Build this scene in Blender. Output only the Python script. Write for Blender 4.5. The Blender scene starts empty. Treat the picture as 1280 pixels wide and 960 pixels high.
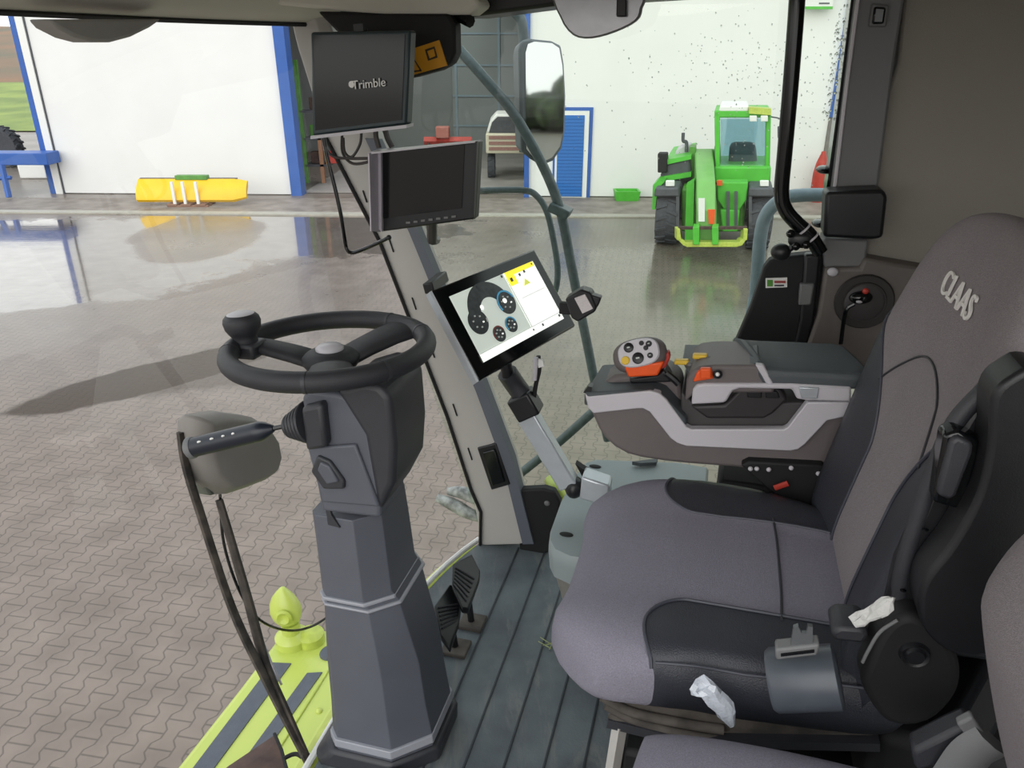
import bpy, bmesh, math, random
from mathutils import Vector, Matrix, Quaternion
R = random.Random(7)
SC = bpy.context.scene
COL = SC.collection
# ------------------------------------------------------------------ camera and frames
F, PITCH, CAMZ, FLZ = 950.0, math.radians(23.9), 3.5, 2.1
YAW = math.radians(15.0)          # the cab stands turned against the line of sight
cT, sT, cY, sY = math.cos(PITCH), math.sin(PITCH), math.cos(YAW), math.sin(YAW)
cam_d = bpy.data.cameras.new('camera'); cam = bpy.data.objects.new('camera', cam_d); COL.objects.link(cam)
cam.location = (0, 0, CAMZ); cam.rotation_euler = (math.pi/2 - PITCH, 0, 0)
cam_d.sensor_width = 36; cam_d.lens = F*36/1280; cam_d.clip_start = .02; cam_d.clip_end = 400
SC.camera = cam
def ray(px, py):
    a, b = (px-640)/F, (py-480)/F
    return Vector((a, cT - b*sT, -sT - b*cT))
def W(px, py, Y=None, Z=None, X=None):
    d = ray(px, py)
    t = Y/d.y if Y is not None else (Z-CAMZ)/d.z if Z is not None else X/d.x
    return Vector((0, 0, CAMZ)) + d*t
# cab frame: r = rearwards (to the right of the picture), l = across the cab, away from the open door, z = above the cab floor
CABM = Matrix(((cY, sY, 0, 0), (-sY, cY, 0, 0), (0, 0, 1, FLZ), (0, 0, 0, 1)))
CINV = CABM.inverted()
def PC(px, py, l=None, r=None, z=None):
    d = CINV.to_3x3() @ ray(px, py); o = Vector((0, 0, CAMZ-FLZ))
    t = l/d.y if l is not None else r/d.x if r is not None else (z-o.z)/d.z
    return o + d*t
def quad(pts, l):
    """four picture corners of a rectangle -> its corners in the cab, centre at depth l"""
    D = [CINV.to_3x3() @ ray(*p) for p in pts]
    M = Matrix(((-D[1].x, D[2].x, -D[3].x), (-D[1].y, D[2].y, -D[3].y), (-D[1].z, D[2].z, -D[3].z)))
    a = M.inverted() @ (-D[0]); A = [1, a[0], a[1], a[2]]
    P = [D[i]*A[i] for i in range(4)]
    k = l/(sum((p.y for p in P))/4)
    return [Vector((0, 0, CAMZ-FLZ)) + p*k for p in P]
# ------------------------------------------------------------------ materials
def lin(c):
    return tuple(((v/255)/12.92 if v/255 <= .04045 else ((v/255+.055)/1.055)**2.4) for v in c) + (1,)
MATS = {}
def mat(name, col, rough=.5, metal=0, noise=0, nscale=40, bump=0, bscale=200, col2=None, emit=0, coat=0, spec=.5):
    if name in MATS: return MATS[name]
    m = bpy.data.materials.new(name); m.use_nodes = True; nt = m.node_tree; N = nt.nodes; L = nt.links
    b = N['Principled BSDF']; b.inputs['Roughness'].default_value = rough; b.inputs['Metallic'].default_value = metal
    b.inputs['Specular IOR Level'].default_value = spec; b.inputs['Coat Weight'].default_value = coat
    tc = N.new('ShaderNodeTexCoord')
    c1 = lin(col); c2 = lin(col2) if col2 else tuple(v*(1-noise) for v in c1[:3]) + (1,)
    if noise or col2:
        n = N.new('ShaderNodeTexNoise'); n.inputs['Scale'].default_value = nscale; n.inputs['Detail'].default_value = 4
        L.new(tc.outputs['Object'], n.inputs['Vector'])
        r = N.new('ShaderNodeValToRGB'); r.color_ramp.elements[0].position = .35; r.color_ramp.elements[1].position = .65
        r.color_ramp.elements[0].color = c2; r.color_ramp.elements[1].color = c1
        L.new(n.outputs['Fac'], r.inputs['Fac']); L.new(r.outputs['Color'], b.inputs['Base Color'])
        if emit: L.new(r.outputs['Color'], b.inputs['Emission Color'])
    else:
        b.inputs['Base Color'].default_value = c1
        if emit: b.inputs['Emission Color'].default_value = c1
    if emit: b.inputs['Emission Strength'].default_value = emit
    if bump:
        n2 = N.new('ShaderNodeTexNoise'); n2.inputs['Scale'].default_value = bscale; n2.inputs['Detail'].default_value = 3
        L.new(tc.outputs['Object'], n2.inputs['Vector'])
        bp = N.new('ShaderNodeBump'); bp.inputs['Strength'].default_value = bump; bp.inputs['Distance'].default_value = .002
        L.new(n2.outputs['Fac'], bp.inputs['Height']); L.new(bp.outputs['Normal'], b.inputs['Normal'])
    MATS[name] = m; return m
plast = mat('column_plastic', (88, 91, 100), .42, noise=.1, nscale=9, bump=.3, bscale=900)
dplast = mat('dark_plastic', (52, 53, 58), .42, noise=.1, bump=.3, bscale=900)
black = mat('black_plastic', (26, 27, 30), .38, noise=.15, bump=.15, bscale=700)
matblack = mat('matt_black', (20, 20, 22), .7, noise=.2)
gloss = mat('gloss_black', (9, 12, 14), .12, noise=.1)
rubber = mat('rim_rubber', (42, 43, 48), .5, noise=.1, bump=.4, bscale=1200)
silver = mat('silver_plastic', (197, 194, 200), .38, noise=.05, nscale=5)
alu = mat('satin_aluminium', (190, 196, 202), .3, metal=.35, noise=.06)
chrome = mat('chrome', (220, 220, 225), .15, metal=1, noise=.03)
pillarm = mat('pillar_grey', (186, 183, 178), .5, noise=.07, nscale=6, bump=.2, bscale=600)
pillard = mat('pillar_slate', (95, 100, 110), .5, noise=.07, nscale=6, bump=.2, bscale=600)
taupe = mat('console_taupe', (106, 99, 99), .5, noise=.1, nscale=8, bump=.3, bscale=900)
taupe2 = mat('console_deep', (66, 63, 64), .5, noise=.1, nscale=8, bump=.3, bscale=900)
padm = mat('pad_vinyl', (78, 84, 88), .55, noise=.1, nscale=10, bump=.4, bscale=500)
boxg = mat('box_grey_green', (142, 152, 154), .5, noise=.08, nscale=6, bump=.2, bscale=600)
fabric = mat('seat_fabric', (152, 149, 163), .95, noise=.2, nscale=500, bump=1, bscale=1400, spec=.2)
fabric2 = mat('seat_fabric_warm', (160, 152, 155), .95, noise=.2, nscale=500, bump=1, bscale=1400, spec=.2)
leather = mat('seat_leather', (50, 52, 60), .42, noise=.1, nscale=12, bump=.5, bscale=500)
lining = mat('wall_lining', (142, 138, 130), .8, noise=.06, nscale=4, bump=.4, bscale=500)
trimg = mat('trim_grey', (112, 113, 114), .55, noise=.06, nscale=5, bump=.2, bscale=600)
roofm = mat('roof_lining', (205, 202, 192), .7, noise=.05, nscale=5)
orange = mat('orange_plastic', (240, 92, 34), .4, noise=.1)
yellow = mat('yellow_plastic', (228, 190, 60), .4, noise=.1)
lime = mat('lime_paint', (192, 206, 98), .32, noise=.06, nscale=6, coat=.2)
limed = mat('lime_edge', (190, 205, 90), .4, noise=.2, nscale=30)
stripe = mat('antislip_grey', (92, 96, 106), .8, noise=.1, bump=.6, bscale=300)
rust = mat('rusty_brown', (92, 70, 62), .75, noise=.5, nscale=14, col2=(58, 44, 42), bump=.5, bscale=60)
dust = mat('dusty_brown', (98, 92, 86), .85, noise=.3, nscale=20, col2=(66, 62, 58), bump=.6, bscale=120)
white = mat('white_paint', (235, 235, 232), .5, noise=.03)
pipem = mat('rail_grey', (92, 106, 110), .42, noise=.25, nscale=60)
pipel = mat('rail_blue_grey', (138, 156, 168), .4, noise=.15, nscale=40)
bluem = mat('blue_paint', (48, 96, 176), .45, noise=.12, nscale=3)
yellowp = mat('yellow_paint', (250, 200, 10), .42, noise=.1, nscale=3)
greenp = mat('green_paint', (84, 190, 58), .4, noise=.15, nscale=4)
greend = mat('dark_green_paint', (84, 150, 52), .45, noise=.3, nscale=6)  # darker green for chassis, rims, hitch and small parts
tyre = mat('tyre', (74, 76, 82), .8, noise=.25, nscale=20)
gunm = mat('machine_grey', (84, 86, 92), .6, noise=.2, nscale=8)
red = mat('red_paint', (190, 62, 50), .5, noise=.2, nscale=8)
mirror = mat('mirror_glass', (225, 228, 232), .03, metal=1)
cushg = mat('sticker_amber', (214, 150, 26), .5, noise=.1)
concrete = mat('hall_floor_concrete', (150, 146, 142), .6, noise=.15, nscale=1.5)
# screens and lit things
scr_l = mat('screen_pale', (205, 214, 205), .3, emit=.5)
scr_w = mat('screen_white', (248, 250, 246), .3, emit=.75)
scr_y = mat('screen_yellow', (250, 232, 40), .3, emit=.8)
scr_d = mat('screen_dark', (60, 64, 66), .3, noise=.5, nscale=80, emit=.2)
scr_b = mat('screen_blue', (70, 150, 185), .3, emit=.4)
scr_r = mat('screen_red', (120, 60, 56), .3, emit=.3)
scr_g = mat('screen_grey', (160, 165, 160), .3, emit=.4)
lcd = mat('lcd_grey', (190, 184, 184), .3, noise=.15, nscale=300, emit=.15)

def glassmat(name, tint, refl=.06):
    m = bpy.data.materials.new(name); m.use_nodes = True; nt = m.node_tree; N = nt.nodes; L = nt.links
    N.remove(N['Principled BSDF']); out = N['Material Output']
    tr = N.new('ShaderNodeBsdfTransparent'); gl = N.new('ShaderNodeBsdfGlossy'); mx = N.new('ShaderNodeMixShader')
    tr.inputs['Color'].default_value = tint + (1,); gl.inputs['Roughness'].default_value = .01
    lw = N.new('ShaderNodeLayerWeight'); pw = N.new('ShaderNodeMath'); pw.operation = 'POWER'; pw.inputs[1].default_value = 4
    ad = N.new('ShaderNodeMath'); ad.operation = 'MULTIPLY_ADD'; ad.inputs[1].default_value = .8; ad.inputs[2].default_value = refl
    L.new(lw.outputs['Facing'], pw.inputs[0]); L.new(pw.outputs[0], ad.inputs[0]); L.new(ad.outputs[0], mx.inputs[0])
    L.new(tr.outputs[0], mx.inputs[1]); L.new(gl.outputs[0], mx.inputs[2]); L.new(mx.outputs[0], out.inputs['Surface'])
    return m
glass_f = glassmat('windscreen_glass', (.97, .98, .97), .03)
glass_s = glassmat('side_window_glass', (.84, .90, .83), .03)
glass_c = glassmat('machine_cab_glass', (.80, .93, .97), .14)

# ------------------------------------------------------------------ mesh builder
class MB:
    def __init__(s, cab=True): s.v = []; s.f = []; s.cab = cab
    def add(s, vs, fs):
        o = len(s.v); s.v += [Vector(v) for v in vs]; s.f += [tuple(i+o for i in f) for f in fs]; return s
    def box(s, a, b):
        (x0, y0, z0), (x1, y1, z1) = a, b
        return s.add([(x0,y0,z0),(x1,y0,z0),(x1,y1,z0),(x0,y1,z0),(x0,y0,z1),(x1,y0,z1),(x1,y1,z1),(x0,y1,z1)],
                     [(0,3,2,1),(4,5,6,7),(0,1,5,4),(1,2,6,5),(2,3,7,6),(3,0,4,7)])
    def obox(s, c, ax, ay, az):
        """box with centre c and three half-axis vectors"""
        c, ax, ay, az = map(Vector, (c, ax, ay, az)); vs = []
        for k in (-1, 1):
            for i, j in ((-1,-1),(1,-1),(1,1),(-1,1)): vs.append(c+ax*i+ay*j+az*k)
        return s.add(vs, [(0,3,2,1),(4,5,6,7),(0,1,5,4),(1,2,6,5),(2,3,7,6),(3,0,4,7)])
    def prism(s, pts, vec, k=1.0):
        pts = [Vector(p) for p in pts]; vec = Vector(vec); n = len(pts)
        c = sum(pts, Vector())/n
        vs = pts + [c+(p-c)*k+vec for p in pts]
        fs = [tuple(range(n)), tuple(range(2*n-1, n-1, -1))] + [(i, i+n, (i+1) % n + n, (i+1) % n) for i in range(n)]
        return s.add(vs, fs)
    def loft(s, rings, cap=True):
        n = len(rings[0]); vs = [v for r in rings for v in r]; fs = []
        for k in range(len(rings)-1):
            for i in range(n): fs.append((k*n+i, k*n+(i+1) % n, (k+1)*n+(i+1) % n, (k+1)*n+i))
        if cap: fs += [tuple(range(n-1, -1, -1)), tuple(range((len(rings)-1)*n, len(rings)*n))]
        return s.add(vs, fs)
    def tube(s, pts, rad, n=12, sm=6, closed=False, flat=None):
        P = [Vector(p) for p in pts]
        if sm > 1 and len(P) > 2:
            Q = []; m = len(P)
            for i in range(m if closed else m-1):
                p0 = P[(i-1) % m] if closed or i > 0 else P[i]*2-P[i+1]
                p1, p2 = P[i], P[(i+1) % m]
                p3 = P[(i+2) % m] if closed or i+2 < m else P[i+1]*2-P[i]
                for j in range(sm):
                    t = j/sm
                    Q.append(.5*((2*p1)+(p2-p0)*t+(2*p0-5*p1+4*p2-p3)*t*t+(3*p1-p0-3*p2+p3)*t**3))
            if not closed: Q.append(P[-1])
            P = Q
        m = len(P); rings = []; nrm = None
        for i in range(m):
            t = (P[(i+1) % m]-P[(i-1) % m]) if closed or 0 < i < m-1 else (P[1]-P[0] if i == 0 else P[-1]-P[-2])
            t.normalize()
            if nrm is None:
                nrm = t.cross(Vector((0, 0, 1))); nrm = nrm if nrm.length > .1 else t.cross(Vector((0, 1, 0)))
            nrm = (nrm-t*nrm.dot(t)).normalized(); bn = t.cross(nrm)
            rr = rad(i/(m-1)) if callable(rad) else rad
            fl = flat or 1
            rings.append([P[i]+(nrm*math.cos(a)+bn*math.sin(a)*fl)*rr for a in [2*math.pi*k/n for k in range(n)]])
        if closed: rings.append(rings[0]); return s.loft(rings, False)
        return s.loft(rings)
    def lathe(s, prof, o, ax, n=28):
        """profile of (radius, height) turned about axis ax at o"""
        ax = Vector(ax).normalized(); u = ax.orthogonal().normalized(); w = ax.cross(u); o = Vector(o)
        return s.loft([[o+ax*h+(u*math.cos(a)+w*math.sin(a))*max(r, 1e-4) for a in [2*math.pi*k/n for k in range(n)]] for r, h in prof])
    def ell(s, c, ax, ay, az, n=20, m=12, p=1):
        c, ax, ay, az = map(Vector, (c, ax, ay, az)); g = lambda x: math.copysign(abs(x)**p, x)
        rings = []
        for j in range(m+1):
            th = -math.pi/2+math.pi*j/m
            ct, st = max(math.cos(th), 1e-3)**p, g(math.sin(th))
            rings.append([c+az*st+(ax*g(math.cos(a))+ay*g(math.sin(a)))*ct for a in [2*math.pi*k/n for k in range(n)]])
        return s.loft(rings)
    def build(s, name, m, parent=None, bevel=0, smooth=40, label=None, segs=2, sub=0):
        me = bpy.data.meshes.new(name)
        M = CABM if s.cab else Matrix()
        V = [M @ v for v in s.v]
        base = Vector()
        if parent is None:
            xs, ys, zs = zip(*[(v.x, v.y, v.z) for v in V]); base = Vector(((min(xs)+max(xs))/2, (min(ys)+max(ys))/2, min(zs)))
        me.from_pydata([v-base for v in V], [], s.f); me.validate()
        bm = bmesh.new(); bm.from_mesh(me); bmesh.ops.recalc_face_normals(bm, faces=bm.faces); bm.to_mesh(me); bm.free()
        me.materials.append(m); o = bpy.data.objects.new(name, me); COL.objects.link(o); o.location = base
        if smooth:
            me.shade_smooth(); me.set_sharp_from_angle(angle=math.radians(smooth))
        if sub:
            md = o.modifiers.new('sub', 'SUBSURF'); md.levels = md.render_levels = sub
        if bevel:
            md = o.modifiers.new('bev', 'BEVEL'); md.width = bevel; md.segments = segs; md.limit_method = 'ANGLE'; md.angle_limit = math.radians(35)
            md.harden_normals = False
        if parent is not None:
            o.parent = parent
            pm = Matrix.Translation(parent.location) if parent.parent is None else Matrix()
            o.matrix_parent_inverse = pm.inverted()
        if label: o['label'] = label
        return o
def thing(name, label, cat, loc, group=None, cab=True):
    o = bpy.data.objects.new(name, None); COL.objects.link(o); o.empty_display_size = .05
    o.location = (CABM @ Vector(loc)) if cab else Vector(loc)
    return tag(o, label, cat, group)
def tag(o, label, cat, group=None):
    o['label'] = label; o['category'] = cat
    if group: o['group'] = group
    return o
def struct(o): o['kind'] = 'structure'; return o
def pp(pts, l): return [PC(x, y, l=l) for x, y in pts]
def pprism(pts, l, dep, k=1.0, cab=True): return MB().prism(pp(pts, l), (0, dep, 0), k)
def smoothpoly(pts, n=5):
    P = [Vector(p) for p in pts]; m = len(P); Q = []
    for i in range(m):
        p0, p1, p2, p3 = P[i-1], P[i], P[(i+1) % m], P[(i+2) % m]
        for j in range(n):
            t = j/n; Q.append(.5*((2*p1)+(p2-p0)*t+(2*p0-5*p1+4*p2-p3)*t*t+(3*p1-p0-3*p2+p3)*t**3))
    return [tuple(q) for q in Q]
def text(body, size, loc, ux, uy, m, name, parent, depth=.0006, cab=True):
    """lettering: origin loc, reading direction ux, up uy"""
    cu = bpy.data.curves.new(name, 'FONT'); cu.body = body; cu.size = size; cu.extrude = depth; cu.align_x = 'CENTER'; cu.align_y = 'CENTER'
    tmp = bpy.data.objects.new(name, cu); COL.objects.link(tmp)
    dg = bpy.context.evaluated_depsgraph_get(); me = bpy.data.meshes.new_from_object(tmp.evaluated_get(dg))
    bpy.data.objects.remove(tmp)
    ux, uy = Vector(ux), Vector(uy); uz = ux.cross(uy).normalized()
    b = MB(cab); b.add([Vector(loc)+ux*v.co.x+uy*v.co.y+uz*v.co.z for v in me.vertices], [tuple(p.vertices) for p in me.polygons])
    return b.build(name, m, parent, smooth=0)
def pillow(fn, nu, nv, pick, p=8, q=.35, warp=None, v0=.6):
    """closed padded slab; fn(u,v)->(mid point, half-thickness vector); pick(u,v)->builder"""
    us = [math.sin(math.pi/2*(-1+2*i/nu)) for i in range(nu+1)]; vs = [math.sin(math.pi/2*(-1+2*j/nv)) for j in range(nv+1)]
    if warp: vs = sorted(set([-1+(1-v0)*math.sin(math.pi/2*k/(nv//4))**1 for k in range(nv//4+1)]+[v0*math.sin(math.pi/2*(-1+2*k/(nv//2))) for k in range(nv//2+1)]+[1-(1-v0)*math.sin(math.pi/2*k/(nv//4)) for k in range(nv//4+1)])); nv = len(vs)-1
    pt = {}
    for i, u in enumerate(us):
        for j, v in enumerate(vs):
            if warp:
                b_ = min(.985, max(.05, warp(u))); a_ = abs(v); v = math.copysign(a_/v0*b_ if a_ <= v0 else 1-(1-a_)/(1-v0)*(1-b_), v)
            e = max(0, (1-abs(u)**p)*(1-abs(v)**p))**q; b, h = fn(u, v)
            for sd in (1, -1): pt[i, j, sd] = Vector(b)+Vector(h)*e*sd
    faces = {}
    for i in range(nu):
        for j in range(nv):
            mbt = pick((us[i]+us[i+1])/2, (vs[j]+vs[j+1])/2)
            for sd in (1, -1):
                q4 = [(i, j, sd), (i+1, j, sd), (i+1, j+1, sd), (i, j+1, sd)]
                if sd < 0: q4.reverse()
                faces.setdefault(id(mbt), (mbt, []))[1].append(q4)
    for mbt, qs in faces.values():
        idx = {}; vv = []; ff = []
        for q4 in qs:
            f = []
            for k in q4:
                i, j, sd = k
                if i in (0, nu) or j in (0, nv): k = (i, j, 1)
                if k not in idx: idx[k] = len(vv); vv.append(pt[k])
                f.append(idx[k])
            f2 = [x for n_, x in enumerate(f) if x not in f[:n_]]
            if len(f2) > 2: ff.append(tuple(f2))
        mbt.add(vv, ff)
# ================================================================== WORLD AND LIGHT
w = bpy.data.worlds.new('overcast'); SC.world = w; w.use_nodes = True
wn = w.node_tree.nodes; wl = w.node_tree.links; bg = wn['Background']
tc = wn.new('ShaderNodeTexCoord'); sx = wn.new('ShaderNodeSeparateXYZ'); rmp = wn.new('ShaderNodeValToRGB')
wl.new(tc.outputs['Generated'], sx.inputs[0]); wl.new(sx.outputs['Z'], rmp.inputs['Fac'])
rmp.color_ramp.elements[0].position = 0; rmp.color_ramp.elements[0].color = (1, .985, .96, 1)
rmp.color_ramp.elements[1].position = .7; rmp.color_ramp.elements[1].color = (.86, .93, 1, 1)
nz = wn.new('ShaderNodeTexNoise'); nz.inputs['Scale'].default_value = 3; wl.new(tc.outputs['Generated'], nz.inputs['Vector'])
mp = wn.new('ShaderNodeMapRange'); mp.inputs['To Min'].default_value = 1.15; mp.inputs['To Max'].default_value = 1.75
wl.new(nz.outputs['Fac'], mp.inputs['Value']); wl.new(mp.outputs[0], bg.inputs['Strength']); wl.new(rmp.outputs[0], bg.inputs['Color'])
sun = bpy.data.lights.new('veiled_sun', 'SUN'); sun.energy = 1.35; sun.angle = math.radians(60); sun.color = (1, .95, .88)
so = bpy.data.objects.new('veiled_sun', sun); COL.objects.link(so); so.rotation_euler = Vector((.75, -.35, -.75)).to_track_quat('-Z', 'Y').to_euler()
so.rotation_euler = Vector((.30, .78, -.52)).to_track_quat('-Z', 'Y').to_euler()
SC.view_settings.view_transform = 'Standard'; SC.view_settings.look = 'None'; SC.view_settings.exposure = 0; SC.view_settings.gamma = 1
SC.cycles.max_bounces = 10; SC.cycles.transparent_max_bounces = 12

# ================================================================== YARD
def ground_material():
    m = bpy.data.materials.new('wet_block_paving'); m.use_nodes = True; nt = m.node_tree; N = nt.nodes; L = nt.links
    b = N['Principled BSDF']; g = N.new('ShaderNodeNewGeometry'); s = N.new('ShaderNodeSeparateXYZ'); L.new(g.outputs['Position'], s.inputs[0])
    def M(op, a, b_=None, c=None):
        n = N.new('ShaderNodeMath'); n.operation = op
        for i, v in enumerate((a, b_, c)):
            if v is None: continue
            if isinstance(v, (int, float)): n.inputs[i].default_value = v
            else: L.new(v, n.inputs[i])
        return n.outputs[0]
    X, Y = s.outputs['X'], s.outputs['Y']
    X2 = M('ADD', M('MULTIPLY', X, .985), M('MULTIPLY', Y, -.174)); Y2 = M('ADD', M('MULTIPLY', Y, .985), M('MULTIPLY', X, .174))
    u = M('DIVIDE', X2, .112); v = M('DIVIDE', Y2, .2)
    c = M('MULTIPLY', M('MINIMUM', M('MAXIMUM', M('MULTIPLY', M('COSINE', M('MULTIPLY', v, 2*math.pi)), 1.7), -1), 1), -.15)
    def wrap(x, per): return M('ABSOLUTE', M('MULTIPLY', M('WRAP', M('DIVIDE', x, per), .5, -.5), per))
    ca = M('SUBTRACT', u, c); cb = M('ADD', M('SUBTRACT', u, 1), c)
    l1 = M('MULTIPLY', M('MINIMUM', wrap(ca, 2), wrap(cb, 2)), .112)
    even = M('LESS_THAN', M('FLOORED_MODULO', ca, 2), M('FLOORED_MODULO', cb, 2))
    vv = M('ADD', v, M('MULTIPLY', M('SUBTRACT', 1, even), .5))
    l2 = M('MULTIPLY', wrap(vv, 1), .2)
    dist = M('MINIMUM', l1, l2)
    joint = N.new('ShaderNodeMapRange'); joint.interpolation_type = 'SMOOTHSTEP'; joint.inputs['From Min'].default_value = .002; joint.inputs['From Max'].default_value = .008
    L.new(dist, joint.inputs['Value'])
    def ellm(cx, cy, ax, ay, rot=0, soft=.3, nz_=None):
        dx, dy = M('SUBTRACT', X, cx), M('SUBTRACT', Y, cy); co, si = math.cos(rot), math.sin(rot)
        a = M('DIVIDE', M('ADD', M('MULTIPLY', dx, co), M('MULTIPLY', dy, si)), ax); b2 = M('DIVIDE', M('SUBTRACT', M('MULTIPLY', dy, co), M('MULTIPLY', dx, si)), ay)
        d = M('SQRT', M('ADD', M('MULTIPLY', a, a), M('MULTIPLY', b2, b2)))
        d = M('ADD', d, M('MULTIPLY', M('SUBTRACT', nz_, .5), .9))
        r = N.new('ShaderNodeMapRange'); r.interpolation_type = 'SMOOTHSTEP'; r.inputs['From Min'].default_value = 1+soft/2; r.inputs['From Max'].default_value = 1-soft/2
        L.new(d, r.inputs['Value']); return r.outputs[0]
    def noise(sc, det=4, sxy=(1, 1, 1)):
        mp_ = N.new('ShaderNodeMapping'); mp_.inputs['Scale'].default_value = sxy; L.new(g.outputs['Position'], mp_.inputs['Vector'])
        n = N.new('ShaderNodeTexNoise'); n.inputs['Scale'].default_value = sc; n.inputs['Detail'].default_value = det; L.new(mp_.outputs[0], n.inputs['Vector']); return n.outputs['Fac']
    n1, n2, n3 = noise(.5), noise(3), noise(40)
    # base colour: paver brown grey, darker joints, dusty variation
    ramp = N.new('ShaderNodeValToRGB'); ramp.color_ramp.elements[0].position = .3; ramp.color_ramp.elements[1].position = .7
    ramp.color_ramp.elements[0].color = lin((120, 108, 100)); ramp.color_ramp.elements[1].color = lin((140, 127, 118)); L.new(n2, ramp.inputs['Fac'])
    def mixc(f, a, b_):
        n = N.new('ShaderNodeMix'); n.data_type = 'RGBA'
        if isinstance(f, float): n.inputs[0].default_value = f
        else: L.new(f, n.inputs[0])
        for i, v_ in ((6, a), (7, b_)):
            if isinstance(v_, tuple): n.inputs[i].default_value = v_
            else: L.new(v_, n.inputs[i])
        return n.outputs[2]
    col = mixc(M('MULTIPLY_ADD', joint.outputs[0], .55, .45), lin((72, 66, 62)), ramp.outputs[0])
    green_r = N.new('ShaderNodeMapRange'); green_r.interpolation_type = 'SMOOTHSTEP'; green_r.inputs['From Min'].default_value = -3; green_r.inputs['From Max'].default_value = 3; L.new(X, green_r.inputs['Value'])
    green_f = M('MULTIPLY', M('MULTIPLY', green_r.outputs[0], n1), .6)  # paver colour turns greener towards the right, broken up by noise
    col = mixc(green_f, col, lin((112, 120, 96)))
    def P(px, py): return W(px, py, Z=0)
    # the dark soaked patch and the film of standing water
    a, b2 = P(22, 514), P(345, 432); mid = (a+b2)/2; ln = (b2-a)
    soak = ellm(mid.x, mid.y, ln.length*.52, .46, math.atan2(ln.y, ln.x), .14, M('ADD', M('MULTIPLY', n1, .6), M('MULTIPLY', n2, .4)))
    c1 = P(300, 465); soak2 = ellm(c1.x, c1.y, 1.9, .38, .35, .5, n2)
    soak = M('MAXIMUM', soak, M('MULTIPLY', soak2, .6))
    col = mixc(M('MULTIPLY', soak, .85), col, lin((70, 60, 53)))
    p1 = P(40, 322); p2 = P(240, 300); n12 = M('ADD', n1, M('MULTIPLY', M('SUBTRACT', n2, .5), .45))
    pud = M('MAXIMUM', ellm(p1.x, p1.y, 4.6, 3.4, 0, .16, n12), ellm(p2.x, p2.y+.4, 5.0, 2.6, .12, .22, n12))
    dryp = P(255, 290); dry = ellm(dryp.x, dryp.y-.3, 1.2, 2.2, .3, .2, n1)
    pud = M('MULTIPLY', pud, M('SUBTRACT', 1, M('MULTIPLY', dry, .75)))
    p3 = P(870, 370); wet3 = ellm(p3.x, p3.y+.3, 4.0, 3.2, 0, .6, n1)
    damp = N.new('ShaderNodeMapRange'); damp.interpolation_type = 'SMOOTHSTEP'; damp.inputs['From Min'].default_value = 5.5; damp.inputs['From Max'].default_value = 10; L.new(Y, damp.inputs['Value'])
    damp_ = M('MULTIPLY', damp.outputs[0], M('MULTIPLY_ADD', n1, .7, .3))
    wet = M('MAXIMUM', pud, M('MULTIPLY', M('MAXIMUM', wet3, damp_), .82))
    col = mixc(M('MULTIPLY', wet, .4), col, lin((84, 78, 72)))
    L.new(col, b.inputs['Base Color'])
    rough = M('MAXIMUM', M('SUBTRACT', M('MULTIPLY_ADD', n2, .15, .58), M('MULTIPLY', wet, .62)), .035)
    rough = M('MAXIMUM', M('SUBTRACT', rough, M('MULTIPLY', soak, .1)), .035)
    L.new(rough, b.inputs['Roughness'])
    L.new(M('MULTIPLY', M('MULTIPLY_ADD', wet, .5, .35), M('SUBTRACT', 1, M('MULTIPLY', soak, .85))), b.inputs['Specular IOR Level'])
    hgt = M('ADD', M('MULTIPLY', joint.outputs[0], .8), M('MULTIPLY', n3, .25))
    bp = N.new('ShaderNodeBump'); bp.inputs['Distance'].default_value = .004; L.new(hgt, bp.inputs['Height'])
    L.new(M('MULTIPLY', M('SUBTRACT', 1, M('MULTIPLY', wet, .93)), .6), bp.inputs['Strength']); L.new(bp.outputs['Normal'], b.inputs['Normal'])
    # standing water: a clear film over the pavers
    L.new(M('MULTIPLY', pud, M('MULTIPLY_ADD', n2, .5, .45)), b.inputs['Coat Weight']); b.inputs['Coat Roughness'].default_value = .05; b.inputs['Coat IOR'].default_value = 1.6
    rn = noise(2.2, 6, (1, 5, 1)); rb_ = N.new('ShaderNodeBump'); rb_.inputs['Distance'].default_value = .012; rb_.inputs['Strength'].default_value = .22
    L.new(rn, rb_.inputs['Height']); L.new(rb_.outputs['Normal'], b.inputs['Coat Normal'])
    return m
gm = ground_material()
struct(MB(False).box((-60, -50, -.3), (60, 110, 0)).build('ground', gm))
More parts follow.
